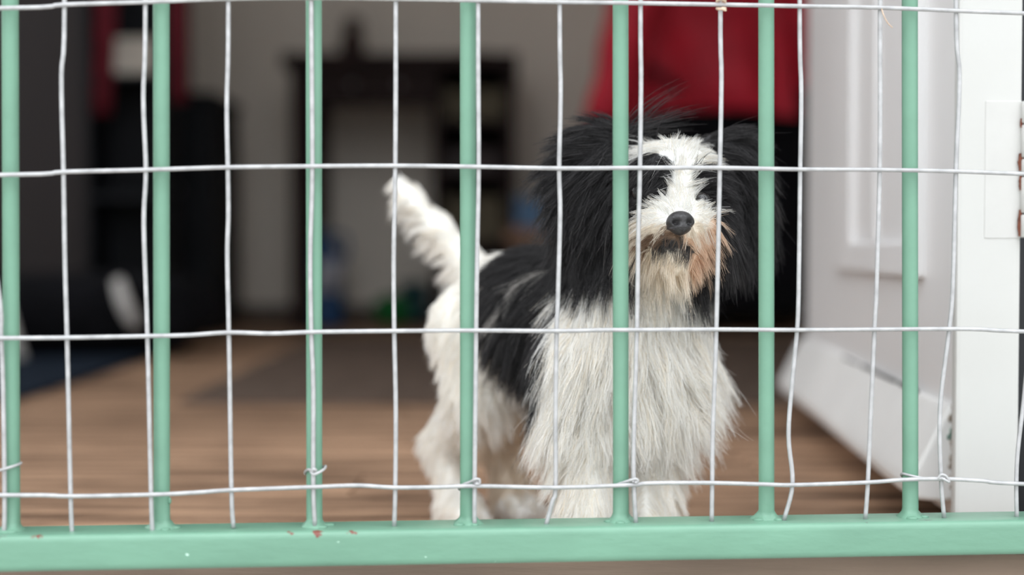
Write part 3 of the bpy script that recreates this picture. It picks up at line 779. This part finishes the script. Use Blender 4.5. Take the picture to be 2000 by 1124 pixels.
def sdf(p, kk=.013):
    d = None
    def smin(a, b, k):
        h_ = np.clip(.5 + .5 * (b - a) / k, 0, 1)
        return b + (a - b) * h_ - k * h_ * (1 - h_)
    for (a, b, ra, rb) in CAPS:
        ab = b - a; t = np.clip(((p - a) @ ab) / (ab @ ab), 0, 1)
        e = np.linalg.norm(p - (a + t[:, None] * ab), axis=1) - (ra + (rb - ra) * t)
        d = e if d is None else smin(d, e, kk)
    for (c, r_, R) in ELLS:
        q = (p - c) @ R
        k0 = np.linalg.norm(q / r_, axis=1); k1 = np.linalg.norm(q / (r_ * r_), axis=1) + 1e-9
        e = k0 * (k0 - 1) / k1
        d = smin(d, e, kk if r_.max() > .012 else .004)
    return d
def grad(p, e=.0008):
    g = np.stack([sdf(p + np.eye(3)[i] * e) - sdf(p - np.eye(3)[i] * e) for i in range(3)], 1)
    return g / (np.linalg.norm(g, axis=1)[:, None] + 1e-12)
# surface nets on a grid
h_ = .0034
lo = np.array([-.14, .90, -.004]); hi = np.array([.20, 1.29, .330])
nn = np.ceil((hi - lo) / h_).astype(int)
gx, gy, gz = [lo[i] + h_ * np.arange(nn[i]) for i in range(3)]
G = np.stack(np.meshgrid(gx, gy, gz, indexing='ij'), -1)
kc = 5
Gc = G[kc // 2::kc, kc // 2::kc, kc // 2::kc]
Fc = sdf(Gc.reshape(-1, 3)).reshape(Gc.shape[:3])
ii = [np.minimum(np.arange(nn[i]) // kc, Fc.shape[i] - 1) for i in range(3)]
Fv = Fc[np.ix_(*ii)].copy()
nearm = np.abs(Fv) < h_ * kc * 1.6
Fv[nearm] = np.concatenate([sdf(c) for c in np.array_split(G[nearm], 6)])
ins = Fv < 0
acc = np.zeros((nn[0]-1, nn[1]-1, nn[2]-1, 3)); cnt = np.zeros((nn[0]-1, nn[1]-1, nn[2]-1))
cn = [(i, j, k) for i in (0, 1) for j in (0, 1) for k in (0, 1)]
def cs(A, c): return A[c[0]:nn[0]-1+c[0], c[1]:nn[1]-1+c[1], c[2]:nn[2]-1+c[2]]
for a in cn:
    for b in cn:
        if sum(abs(a[i] - b[i]) for i in range(3)) == 1 and a < b:
            fa, fb = cs(Fv, a), cs(Fv, b); m_ = (fa < 0) != (fb < 0)
            t = np.where(m_, fa / (fa - fb + 1e-15), 0)
            pos = np.array(a)[None, None, None] + t[..., None] * (np.array(b) - np.array(a))
            acc += np.where(m_[..., None], pos, 0); cnt += m_
cell = cnt > 0
idx = -np.ones(cell.shape, int); idx[cell] = np.arange(cell.sum())
I = np.argwhere(cell)
BV = lo + h_ * (I + acc[cell] / cnt[cell][:, None])
quads = []
for ax in range(3):
    o1, o2 = [(1, 2), (2, 0), (0, 1)][ax]
    sl0 = [slice(1, -1)] * 3; sl1 = [slice(1, -1)] * 3
    sl0[ax] = slice(0, -1); sl1[ax] = slice(1, None)
    a_, b_ = ins[tuple(sl0)], ins[tuple(sl1)]
    E = np.argwhere(a_ != b_); flip = a_[a_ != b_]
    base = E.copy(); base[:, o1] += 1; base[:, o2] += 1     # grid vertex index
    def cidx(d1, d2):
        c = base.copy(); c[:, o1] -= d1; c[:, o2] -= d2
        return idx[c[:, 0], c[:, 1], c[:, 2]]
    q = np.stack([cidx(1, 1), cidx(0, 1), cidx(0, 0), cidx(1, 0)], 1)
    q[~flip] = q[~flip][:, ::-1]
    quads.append(q)
Q = np.concatenate(quads); Q = Q[(Q >= 0).all(1)]
for _ in range(2):
    BV = BV - sdf(BV)[:, None] * grad(BV) * .9
BV[:, 2] = np.maximum(BV[:, 2], .0006)

# ---- where the ray through a photo pixel meets the body (used to place fur regions on the body)
fw_ = np.array([0, math.cos(TH), -math.sin(TH)]); up_ = np.array([0, math.sin(TH), math.cos(TH)])
rel_ = BV - CAM; dep_ = rel_ @ fw_
PXY = np.stack([1000 + F_PX * rel_[:, 0] / dep_, 562 - F_PX * (rel_ @ up_) / dep_], 1)
def S(px, py):
    d2 = (PXY[:, 0] - px) ** 2 + (PXY[:, 1] - py) ** 2
    c = np.nonzero(d2 < 64)[0]
    if len(c): return BV[c[dep_[c].argmin()]].copy()
    return BV[(d2 + 0.0 * dep_).argmin()].copy()

BLK, WHT, TAN, GRY, CRM, BRN = 0, 1, 2, 3, 4, 5
PAL = np.array([(.030, .029, .031), (.97, .96, .935), (.83, .63, .48), (.075, .070, .068), (.90, .82, .71), (.26, .17, .115)])
# colour of the coat, given at many places on the body
CP = []
def cols(c, pts): CP.extend((S(*p), c) for p in pts)
cols(WHT, [(1304, 386), (1310, 372), (1314, 355), (1352, 386), (1348, 370), (1345, 350), (1295, 398), (1366, 402), (1330, 300), (1300, 285), (1345, 280), (1370, 300), (1335, 330), (1330, 360), (1322, 380), (1310, 400), (1350, 400), (1290, 405), (1268, 415), (1375, 420), (1265, 430), (1330, 395), (1280, 270), (1390, 315), (1318, 268), (1258, 290)])
cols(BLK, [(1385, 262), (1375, 255), (1405, 262), (1404, 322), (1402, 335), (1412, 310)])
cols(BLK, [(1255, 310), (1275, 318), (1240, 330), (1300, 352), (1302, 342), (1292, 375), (1280, 385), (1364, 350), (1362, 366), (1385, 385), (1400, 400), (1270, 325), (1265, 345), (1285, 350), (1290, 368), (1248, 360), (1240, 385), (1262, 385), (1380, 345), (1395, 355), (1375, 365), (1405, 380), (1368, 378), (1225, 400), (1232, 420), (1408, 410), (1410, 435), (1220, 330), (1280, 312), (1392, 372), (1390, 395), (1296, 335)])
cols(TAN, [(1398, 452), (1392, 472), (1375, 480), (1362, 508), (1385, 492)])
cols(CRM, [(1245, 458), (1236, 466)])
cols(BRN, [(1250, 476)])
cols(CRM, [(1265, 445), (1280, 452), (1365, 448), (1350, 455), (1310, 508), (1285, 508), (1300, 530), (1335, 508), (1340, 525), (1265, 510)])
cols(WHT, [(1290, 425), (1275, 435), (1365, 425), (1380, 435), (1300, 415), (1355, 412)])
cols(GRY, [(1312, 478), (1298, 484), (1325, 477), (1280, 489), (1338, 488), (1352, 495)])
cols(BRN, [(1300, 468), (1283, 472), (1266, 478), (1312, 466)])
cols(TAN, [(1345, 472), (1358, 478)])
cols(CRM, [(1300, 500), (1320, 500), (1338, 502), (1280, 500), (1262, 505)])
cols(BLK, [(1225, 450), (1215, 480), (1205, 500), (1410, 470), (1412, 500), (1400, 530), (1210, 290), (1200, 250), (1230, 260), (1410, 290), (1385, 275), (1240, 250)])
cols(BLK, [(px, py) for px in (1120, 1150, 1180, 1205) for py in (250, 300, 350, 400, 450, 500)] + [(1420, 280), (1440, 330), (1450, 380), (1440, 420), (1420, 440), (1460, 420)])
cols(BLK, [(1075, 560), (1080, 588), (1072, 620), (1070, 650), (965, 530), (990, 512), (1030, 500), (1070, 495), (1100, 500), (950, 560), (955, 600), (975, 640), (1000, 560), (1020, 600), (1010, 650), (1040, 560), (1060, 600), (1050, 640), (1030, 690), (1000, 680), (1060, 560), (1130, 500), (1120, 540), (1050, 710)])
cols(WHT, [(955, 488), (975, 482), (950, 500), (945, 520), (990, 478), (965, 495), (930, 500), (915, 520), (940, 490), (900, 560), (880, 600), (920, 600), (925, 650), (890, 650), (870, 700), (950, 700), (970, 730), (900, 760), (990, 760), (930, 560)])
cols(WHT, [(1108, 605), (1112, 565), (1100, 650), (1120, 700), (1090, 740), (1150, 600), (1180, 640), (1230, 600), (1240, 560), (1280, 570), (1300, 600), (1330, 620), (1180, 560), (1150, 640), (1200, 700), (1250, 750), (1300, 720), (1350, 680), (1140, 800), (1290, 800), (1150, 900), (1285, 900), (1150, 990), (1280, 990), (1035, 760)])
cols(CRM, [(1010, 740), (1030, 745), (990, 850), (985, 930), (960, 880)])
cols(WHT, [(870, 850), (865, 920), (870, 1000), (1000, 990)])
for t_ in TAIL: CP.append((t_, WHT))
# far side and back, out of sight: saddle and head markings continue
CP += [(np.array([.06, 1.10, .225]), BLK), (np.array([.10, 1.09, .20]), BLK), (np.array([.03, 1.165, .20]), BLK), (P(1300, 330, 1.085), BLK), (P(1320, 400, 1.085), BLK), (P(1300, 280, 1.06), BLK), (np.array([.10, 1.11, .13]), WHT), (np.array([.0, 1.21, .15]), WHT)]
CPP = np.array([c[0] for c in CP]); CPC = np.array([c[1] for c in CP])

# fur: place, lie direction, length (m), lift from the skin
FP = []
def fur(pts, d, L, lift, curl=.22):
    d = np.array(d, float); d /= np.linalg.norm(d)
    for p in pts: FP.append((S(*p) if len(p) == 2 else np.array(p), d, L, lift, curl))
fur([(1335, 300), (1330, 280)], (.25, .0, .55), .009, .10, .03)
fur([(1300, 285), (1275, 280), (1255, 290)], (-.75, -.1, -.15), .012, .12, .04)
fur([(1365, 285), (1385, 300), (1392, 318)], (.70, -.1, -.15), .012, .12, .04)
fur([(1320, 265), (1345, 262), (1290, 265)], (.15, .8, -.1), .011, .08, .03)
fur([(1332, 335), (1330, 355)], (.0, .1, .95), .010, .12)
fur([(1352, 378), (1362, 392), (1346, 362)], (.45, .1, .6), .006, .12, .1)
fur([(1302, 378), (1294, 392), (1312, 362)], (-.45, .1, .6), .006, .12, .1)
fur([(1325, 385), (1325, 400)], (.0, .3, .9), .007, .15)
fur([(1300, 395), (1285, 405)], (-.8, .1, .30), .009, .2, .12)
fur([(1355, 395), (1372, 410)], (.8, .1, .20), .009, .2, .12)
fur([(1285, 325), (1270, 335)], (-.45, -.25, -.75), .021, .35)
fur([(1288, 350), (1265, 355), (1245, 360)], (-.55, -.25, -.65), .017, .4)
fur([(1378, 340), (1365, 352)], (.80, -.25, .05), .020, .4)
fur([(1395, 355), (1405, 375)], (.75, -.2, -.5), .018, .4)
fur([(1270, 425), (1290, 430)], (-.85, -.05, -.2), .009, .2, .12)
fur([(1375, 430), (1360, 425)], (.85, -.05, -.25), .009, .2, .12)
fur([(1262, 455), (1285, 455), (1275, 470)], (-.68, -.10, -.62), .013, .2, .16)
fur([(1310, 462)], (-.60, -.15, -.50), .009, .3)
fur([(1348, 470), (1370, 475)], (.45, -.1, -.8), .012, .2, .16)
fur([(1390, 460)], (.5, -.1, -.8), .012, .25)
fur([(1312, 479), (1298, 486), (1328, 482), (1280, 490), (1340, 490)], (-.1, -.2, -.9), .005, .1, .1)
fur([(1320, 500), (1300, 505), (1285, 505)], (-.05, -.25, -.9), .018, .3)
fur([(1340, 510), (1355, 505)], (.45, -.2, -.85), .021, .3)
fur([(1310, 525)], (.25, -.1, -.95), .026, .25)
fur([(1235, 420), (1230, 450)], (-.35, -.1, -.9), .032, .3)
fur([(1410, 420), (1412, 450)], (.25, -.1, -.95), .034, .3)
# left ear
fur([(1215, 265), (1195, 260), (1235, 262)], (-.80, .0, -.05), .022, .18)
fur([(1165, 275), (1145, 285)], (-.88, .0, -.22), .034, .22, .35)
fur([(1120, 320), (1110, 350)], (-.72, .0, -.62), .034, .35, .5)
fur([(1165, 330), (1190, 310)], (-.50, -.12, -.80), .045, .3, .4)
fur([(1120, 400), (1115, 430)], (-.35, .0, -.93), .045, .3, .5)
fur([(1165, 400), (1195, 390)], (-.18, -.12, -.97), .055, .25, .4)
fur([(1150, 450), (1180, 460)], (-.05, -.10, -1), .052, .25, .5)
fur([(1210, 450)], (-.10, -.10, -1), .055, .25, .4)
# right ear
fur([(1390, 275), (1410, 270), (1380, 270)], (.85, -.1, -.12), .026, .18)
fur([(1440, 300), (1460, 320)], (.55, -.05, -.80), .040, .3)
fur([(1470, 360), (1465, 400)], (.18, .0, -.97), .050, .3, .4)
fur([(1425, 350), (1430, 400)], (.12, -.1, -.98), .055, .25, .35)
fur([(1415, 430), (1440, 430)], (.02, -.05, -1), .054, .25, .45)
# back of head and neck
[FP.append((P(x_, y_, d_), np.array([0, .8, -.5]), .014, .06, .1)) for (x_, y_, d_) in ((1300, 285, 1.05), (1340, 285, 1.05), (1270, 290, 1.05), (1305, 310, 1.075), (1360, 290, 1.055))]; FP.append((P(1290, 420, 1.09), np.array([-.1, .4, -.9]), .035, .3, .3))
fur([(1240, 540), (1280, 545), (1210, 560)], (.0, -.2, -1), .045, .2, .3)
fur([(1320, 560), (1335, 590)], (.20, -.15, -1), .045, .25, .5)
fur([(1180, 580), (1150, 570)], (-.15, -.15, -1), .045, .2, .3)
fur([(1120, 620), (1100, 660)], (-.30, -.1, -.95), .045, .25, .3)
fur([(1200, 680), (1240, 680)], (-.04, -.2, -1), .055, .2, .35)
fur([(1300, 680), (1320, 720)], (.22, -.15, -1), .055, .3, .5)
fur([(1345, 660), (1350, 700)], (.40, -.1, -.9), .050, .45, .5)
fur([(1130, 740), (1110, 780)], (-.38, -.15, -.9), .050, .35, .35)
fur([(1170, 780)], (-.1, -.2, -1), .050, .25, .35)
fur([(1260, 780), (1290, 770)], (.15, -.2, -1), .055, .25, .45)
fur([(1325, 760), (1330, 790)], (.45, -.1, -.9), .050, .45, .5)
fur([(1130, 850), (1125, 890)], (-.60, -.1, -.8), .038, .5, .4)
fur([(1150, 870), (1165, 900)], (-.05, -.2, -1), .034, .3, .3)
fur([(1270, 860), (1285, 870)], (.30, -.2, -.95), .040, .4, .4)
fur([(1300, 830), (1305, 850)], (.60, -.1, -.8), .040, .5, .45)
fur([(1290, 910), (1305, 920), (1275, 920)], (.15, -.1, -.95), .020, .3, .4)
fur([(1140, 960), (1125, 960)], (-.30, -.2, -.95), .024, .35, .4)
fur([(1285, 960)], (.25, -.1, -1), .022, .3)
for q in (FLA, FLB): FP.append((np.array([q[0], q[1] - .028, .015]), np.array([0, -.5, -.8]), .008, .2, .2))
for q in (HA, HB): FP.append((np.array([q[0] + FW[0] * .03, q[1] + FW[1] * .03, .012]), np.array([.4, -.4, -.8]), .008, .2, .2))
# trunk
fur([(1090, 500), (1050, 500)], (-.80, .25, -.35), .032, .16)
fur([(990, 510), (960, 515)], (-.75, .25, -.45), .028, .16)
fur([(1080, 560), (1040, 560)], (-.70, .15, -.75), .036, .12)
fur([(990, 580), (960, 590)], (-.45, .10, -.88), .032, .12)
fur([(1060, 640), (1010, 650)], (-.30, .0, -.95), .036, .14)
fur([(1050, 700)], (-.15, .0, -1), .032, .2)
fur([(930, 510), (910, 530)], (-.4, .25, -.8), .014, .12)
fur([(890, 580), (905, 620)], (-.2, .1, -.95), .015, .15)
fur([(875, 660), (865, 690)], (-.35, .1, -.9), .016, .25, .3)
fur([(940, 700), (920, 740)], (-.10, -.1, -1), .026, .25)
fur([(985, 740), (1000, 780)], (.15, -.1, -1), .028, .3)
fur([(1030, 740)], (-.15, -.1, -1), .034, .3)
fur([(860, 800), (850, 850)], (-.4, .1, -.85), .016, .4)
fur([(880, 900), (870, 950)], (-.1, -.1, -1), .013, .35)
fur([(985, 850), (990, 930)], (.0, -.1, -1), .014, .35)
# tail: along the tail on top, drooping feather below
td = TAIL[-1] - TAIL[1]; td /= np.linalg.norm(td)
for i, t_ in enumerate(TAIL):
    FP.append((t_ + np.array([.008, -.004, .008]), td, .010, .05, .12))
    FP.append((t_ + np.array([-.006, -.002, -.010]), np.array([-.55, 0, -.55]), (.024 if 0 < i < 4 else .010), .3, .5))
FPP = np.array([f[0] for f in FP]); FPD = np.array([f[1] / np.linalg.norm(f[1]) for f in FP]); FPL = np.array([f[2] for f in FP]); FPU = np.array([f[3] for f in FP]); FPK = np.array([f[4] for f in FP])

def wnoise(p, f, seed, n=5):
    g = np.random.default_rng(seed); out = np.zeros((len(p), 3))
    for _ in range(n):
        k = g.normal(size=(3, 3)) * f; ph = g.uniform(0, 6.28, 3)
        out += np.sin(p @ k.T + ph)
    return out / n
def colour_of(p, jit=.0022):
    q = p + wnoise(p, 260, 5) * jit + wnoise(p, 90, 6) * jit
    out = np.empty(len(p), int)
    for s_ in range(0, len(p), 8000):
        d2 = ((q[s_:s_+8000, None] - CPP[None]) ** 2).sum(-1); out[s_:s_+8000] = CPC[d2.argmin(1)]
    return out
def fur_of(p):
    D = np.empty((len(p), 3)); L = np.empty(len(p)); U = np.empty(len(p)); K = np.empty(len(p))
    for s_ in range(0, len(p), 8000):
        d2 = ((p[s_:s_+8000, None] - FPP[None]) ** 2).sum(-1)
        wgt = 1 / (d2 + .006 ** 2) ** 2; wgt /= wgt.sum(1)[:, None]
        D[s_:s_+8000] = wgt @ FPD; L[s_:s_+8000] = wgt @ FPL; U[s_:s_+8000] = wgt @ FPU; K[s_:s_+8000] = wgt @ FPK
    return D / (np.linalg.norm(D, axis=1)[:, None] + 1e-9), L, U, K
tri = np.concatenate([Q[:, [0, 1, 2]], Q[:, [0, 2, 3]]])
def sample(n, seed):
    g = np.random.default_rng(seed)
    A, B, C_ = BV[tri[:, 0]], BV[tri[:, 1]], BV[tri[:, 2]]
    ar = np.linalg.norm(np.cross(B - A, C_ - A), axis=1)
    dens = ar * np.where(((A[:, 1] < 1.10) & (A[:, 2] > .10)), 1.5, 1.0)
    t = g.choice(len(tri), n, p=dens / dens.sum())
    u, v = g.random(n), g.random(n); m_ = u + v > 1; u[m_], v[m_] = 1 - u[m_], 1 - v[m_]
    return A[t] + u[:, None] * (B[t] - A[t]) + v[:, None] * (C_[t] - A[t])
NOSE = P(1329, 436, .9535); EYES = [S(1243, 380), S(1372, 388)]
def bald(p):
    m_ = np.linalg.norm((p - NOSE) / np.array([.0088, .016, .0074]), axis=1) < 1
    for e in EYES: m_ |= np.linalg.norm(p - e, axis=1) < .0055
    return m_ | (p[:, 2] < .003)
NS = 9
def guides(root, seed):
    g = np.random.default_rng(seed)
    n = grad(root); D, L, U, K = fur_of(root)
    D = D - n * np.minimum(0, (D * n).sum(1))[:, None] * .9
    D /= np.linalg.norm(D, axis=1)[:, None] + 1e-9
    L = L * g.uniform(.72, 1.12, len(root))
    k1 = wnoise(root, 120, 31) ; k2 = g.normal(size=root.shape) * .5
    ph = g.uniform(0, 6.28, len(root))
    bn = np.cross(n, D); bn /= np.linalg.norm(bn, axis=1)[:, None] + 1e-9
    pts = [root - n * .0008]; p = pts[0]
    seg = L / (NS - 1)
    for i in range(1, NS):
        t = i / (NS - 1)
        d = D + n * (U * 1.6 * (1 - t) ** 1.5)[:, None] + (k1 * .55 + k2 * .30) * (.10 + K[:, None]) + bn * (np.sin(ph + t * 5.0) * K * 1.0 * t)[:, None]
        d[:, 2] -= (.22 * t * np.clip(L / .04, 0, 1.2))
        d /= np.linalg.norm(d, axis=1)[:, None]
        p = p + d * seg[:, None]
        e = sdf(p); need = .0012 + .0028 * t * U / .3
        push = np.clip(need - e, 0, .02)
        if push.max() > 0: p = p + grad(p) * push[:, None]
        p[:, 2] = np.maximum(p[:, 2], .001)
        pts.append(p)
    return np.stack(pts, 1)
NG, NC = 4200, 130000
gr = sample(NG, 1); gr = gr[~bald(gr)]
GP = guides(gr, 2)
kd = kdtree.KDTree(len(gr))
for i, p_ in enumerate(gr): kd.insert(p_, i)
kd.balance()
cr_ = sample(NC, 3); cr_ = cr_[~bald(cr_)]
near = np.array([[q[1] for q in kd.find_n(p_, 2)] for p_ in cr_])
g = np.random.default_rng(9)
own = near[np.arange(len(cr_)), (g.random(len(cr_)) < .22).astype(int)]
tt_ = np.linspace(0, 1, NS)
base = GP[own]; off = (cr_ - base[:, 0])
ln = g.uniform(.70, 1.06, len(cr_)) * np.where(g.random(len(cr_)) < .25, .7, 1)
# resample the guide shorter or longer
idxf = np.clip(tt_[None] * ln[:, None] * (NS - 1), 0, NS - 1.001)
i0 = idxf.astype(int); fr = (idxf - i0)[..., None]; ar_ = np.arange(len(cr_))[:, None]
SH = base[ar_, i0] * (1 - fr) + base[ar_, i0 + 1] * fr
clump = g.uniform(.45, .98, len(cr_)) * np.clip(.45 + np.linalg.norm(base[:, -1] - base[:, 0], axis=1) / .035, 0, 1)
SH = SH + off[:, None] * (1 - clump[:, None, None] * tt_[None, :, None] ** .8)
fl = g.normal(size=(len(cr_), 3)); fl2 = g.normal(size=(len(cr_), 3))
Lc = np.linalg.norm(base[:, -1] - base[:, 0], axis=1)
SH = SH + (fl[:, None] * (tt_ ** 1.6)[None, :, None] * .055 + fl2[:, None] * np.sin(tt_ * 3.14)[None, :, None] * .018) * Lc[:, None, None]
stray = g.random(len(cr_)) < .03
SH[stray] += (g.normal(size=(stray.sum(), 3))[:, None] * (tt_ ** 1.4)[None, :, None]) * (Lc[stray] * .16)[:, None, None]
# never let hair hang over the nose leather or stab into the floor
d_n = np.linalg.norm((SH - NOSE) / np.array([.0086, .020, .0070]), axis=2).min(1)
keep = d_n > 1
for e in EYES:
    n_ = grad(e[None])[0]; keep &= np.linalg.norm(SH - (e + n_ * .003), axis=2).min(1) > .0052
SH[..., 2] = np.maximum(SH[..., 2], .0008)
SH = SH[keep]; RT = cr_[keep]
# thin tuft on the crown, swept to the right
tr_ = S(1236, 262) + g.normal(size=(150, 3)) * np.array([.005, .004, .003])
tr_ = tr_ - sdf(tr_)[:, None] * grad(tr_)
lens = g.uniform(.45, .95, 150)
tp = np.stack([tr_ + (np.array([.020, 0, .031]) * t + np.array([.026, 0, -.008]) * t * t) * lens[:, None] for t in tt_], 1)
cl = (g.integers(0, 7, 150)); cd = g.normal(size=(7, 3)) * np.array([.010, .004, .006])
tp = tp + (cd[cl][:, None] - .35 * (tr_ - tr_.mean(0))[:, None]) * tt_[None, :, None] + g.normal(size=(150, 1, 3)) * .0014 * tt_[None, :, None]
# long thin whiskery hairs on lips, chin, ears' edge
SH = np.concatenate([SH, tp]); RT = np.concatenate([RT, tr_])
cc = colour_of(RT); cc[-150:] = BLK
vr = g.random(len(RT)); colr = PAL[cc] * (.80 + .26 * vr)[:, None]
bk = cc == BLK; colr[bk] = PAL[BLK] * (.45 + 2.4 * vr[bk] ** 2.2)[:, None] * np.array([1.04, 1.0, .98])  # black strand tones vary at random; paler ones imitate the coat's sheen
mixb = g.random(len(RT)); flip = (mixb < .012) & (cc == BLK); colr[flip] = PAL[GRY] * 2.0
hd_ = (RT[:, 2] > .235) & (RT[:, 0] > .07) & (cc != BLK); colr[hd_] *= .91  # pale head hair dimmed in colour to offset its overexposure
warm = (cc == WHT) & (g.random(len(RT)) < .18); colr[warm] = colr[warm] * np.array([.97, .90, .80])
# white forelock streaks across the saddle
def streak(pa, pb, wd):
    a, b = S(*pa), S(*pb); t = np.clip(((RT - a) @ (b - a)) / ((b - a) @ (b - a)), 0, 1)
    return np.linalg.norm(RT - (a + t[:, None] * (b - a)), axis=1) < wd
for s_ in (streak((1080, 522), (1040, 535), .0014), streak((1035, 538), (1010, 560), .0014), streak((988, 578), (972, 605), .0026)):
    m_ = s_ & (cc == BLK); colr[m_] = np.array([.55, .52, .49])

def fur_mat(name):
    m = bpy.data.materials.new(name); m.use_nodes = True
    nt = m.node_tree; N = nt.nodes; L = nt.links
    b = N['Principled BSDF']; out = N['Material Output']
    at_ = N.new('ShaderNodeAttribute'); at_.attribute_name = 'fur_colour'
    b.inputs['Roughness'].default_value = .36; b.inputs['Specular IOR Level'].default_value = .5
    tr = N.new('ShaderNodeBsdfTranslucent'); mx = N.new('ShaderNodeMixShader'); mx.inputs[0].default_value = .5
    L.new(at_.outputs['Color'], b.inputs['Base Color']); L.new(at_.outputs['Color'], tr.inputs['Color'])
    L.new(b.outputs[0], mx.inputs[1]); L.new(tr.outputs[0], mx.inputs[2]); L.new(mx.outputs[0], out.inputs['Surface'])
    return m
M_FUR = fur_mat('dog_fur')
def skin_mat():
    m = bpy.data.materials.new('dog_undercoat'); m.use_nodes = True
    nt = m.node_tree; b = nt.nodes['Principled BSDF']; b.inputs['Roughness'].default_value = .9
    a = nt.nodes.new('ShaderNodeAttribute'); a.attribute_name = 'fur_colour'
    nt.links.new(a.outputs['Color'], b.inputs['Base Color'])
    return m
dog = empty('dog', (.03, 1.11, 0), 'small long-haired black and white puppy standing behind the gate', 'dog')
me = bpy.data.meshes.new('body'); me.from_pydata(BV.tolist(), [], Q.tolist()); me.update()
ca = me.attributes.new('fur_colour', 'FLOAT_COLOR', 'POINT')
bc = np.minimum(PAL[colour_of(BV)], .96)
ca.data.foreach_set('color', np.concatenate([bc, np.ones((len(bc), 1))], 1).astype(np.float32).ravel())
body = link('body', me, dog, skin_mat(), at_loc=(.03, 1.11, 0))

def hair_obj(name, mask, label, r0=.00015, r1=.00004):
    sh = SH[mask]; k = len(sh)
    hc = bpy.data.hair_curves.new(name)
    hc.add_curves([NS] * k)
    org = np.array([.03, 1.11, 0])
    hc.attributes['position'].data.foreach_set('vector', (sh - org).astype(np.float32).ravel())
    ra = hc.attributes.get('radius') or hc.attributes.new('radius', 'FLOAT', 'POINT')
    rr = np.tile(r0 + (r1 - r0) * tt_ ** 1.5, (k, 1))
    ra.data.foreach_set('value', rr.astype(np.float32).ravel())
    fc = hc.attributes.new('fur_colour', 'FLOAT_COLOR', 'CURVE')
    fc.data.foreach_set('color', np.concatenate([colr[mask], np.ones((k, 1))], 1).astype(np.float32).ravel())
    hc.materials.append(M_FUR)
    o = bpy.data.objects.new(name, hc); COL.objects.link(o); o.parent = dog; o.location = (0, 0, 0)
    o['kind'] = 'stuff'; o['label'] = label
    return o
ec = [P(1160, 350, 1.035), P(1436, 360, 1.05)]
xh = RT
m_l = (np.linalg.norm((xh - ec[0]) / np.array([.040, .05, .052]), axis=1) < 1) & (xh[:, 0] < P(1222, 400, 1.02)[0])
m_r = (np.linalg.norm((xh - ec[1]) / np.array([.036, .05, .052]), axis=1) < 1) & (xh[:, 0] > P(1400, 400, 1.02)[0])
m_t = np.zeros(len(xh), bool)
tl_ = np.array(TAIL)
for i in range(1, 4):
    a, b = tl_[i], tl_[i + 1]; t = np.clip(((xh - a) @ (b - a)) / ((b - a) @ (b - a)), 0, 1)
    m_t |= np.linalg.norm(xh - (a + t[:, None] * (b - a)), axis=1) < .018
m_t &= xh[:, 2] > .215
m_h = (xh[:, 2] > .205) & (xh[:, 0] > .04) & ~m_l & ~m_r & (xh[:, 1] < 1.06)
hair_obj('ear_fur', m_l, 'long black fur of the ear at the left')
hair_obj('ear_fur', m_r, 'long black fur of the ear at the right')
hair_obj('tail_fur', m_t & ~m_h, 'white feathered tail')
hair_obj('head_fur', m_h, 'black and white face fur with tan beard', .00012, .00004)
hair_obj('body_coat', ~(m_l | m_r | m_t | m_h), 'long white coat with a black saddle')

# nose leather with nostrils
M_NOSE = mat('nose_leather', (0.030, 0.028, 0.030), .30, .15, 300, .35, 900, spec=.6)
bm = bmesh.new(); bmesh.ops.create_uvsphere(bm, u_segments=40, v_segments=28, radius=1)
for v in bm.verts:
    x, y, z = v.co
    q = np.array([x, y, z])
    wx = .0094 * (1 - .22 * max(0, -z)); q = q * np.array([wx, .0085, .0080])
    if y < .3:
        for s_ in (-1, 1):                         # nostrils: comma-shaped hollows
            dx, dz = (x - s_ * .48) / .30, (z + .12 - .10 * abs(x)) / .26
            q[1] += .0068 * math.exp(-(dx * dx + dz * dz) * 1.6)
            dx2, dz2 = (x - s_ * .82) / .26, (z + .34) / .16
            q[1] += .0042 * math.exp(-(dx2 * dx2 + dz2 * dz2) * 1.4)
        q[1] += .0011 * math.exp(-(x / .07) ** 2) * (1 if z < .25 else 0)   # groove
    v.co = Vector(q)
me = bpy.data.meshes.new('nose'); bm.to_mesh(me); bm.free()
o = link('nose', me, dog, M_NOSE, at_loc=(0, 0, 0))
o.location = Vector(NOSE + np.array([0, .001, 0])) - dog.location; o.rotation_euler = (math.radians(-12), 0, math.radians(12)); o['label'] = 'black leathery nose'
# lips line
# eyes
M_EYE = mat('eye_gloss', (0.008, 0.006, 0.006), .06, .1, 200, spec=.7)
for e in EYES:
    n_ = grad(e[None])[0]
    link('eye', ellipsoid_mesh(e + n_ * .0006, (.0058, .0058, .0058), sub=4), dog, M_EYE)
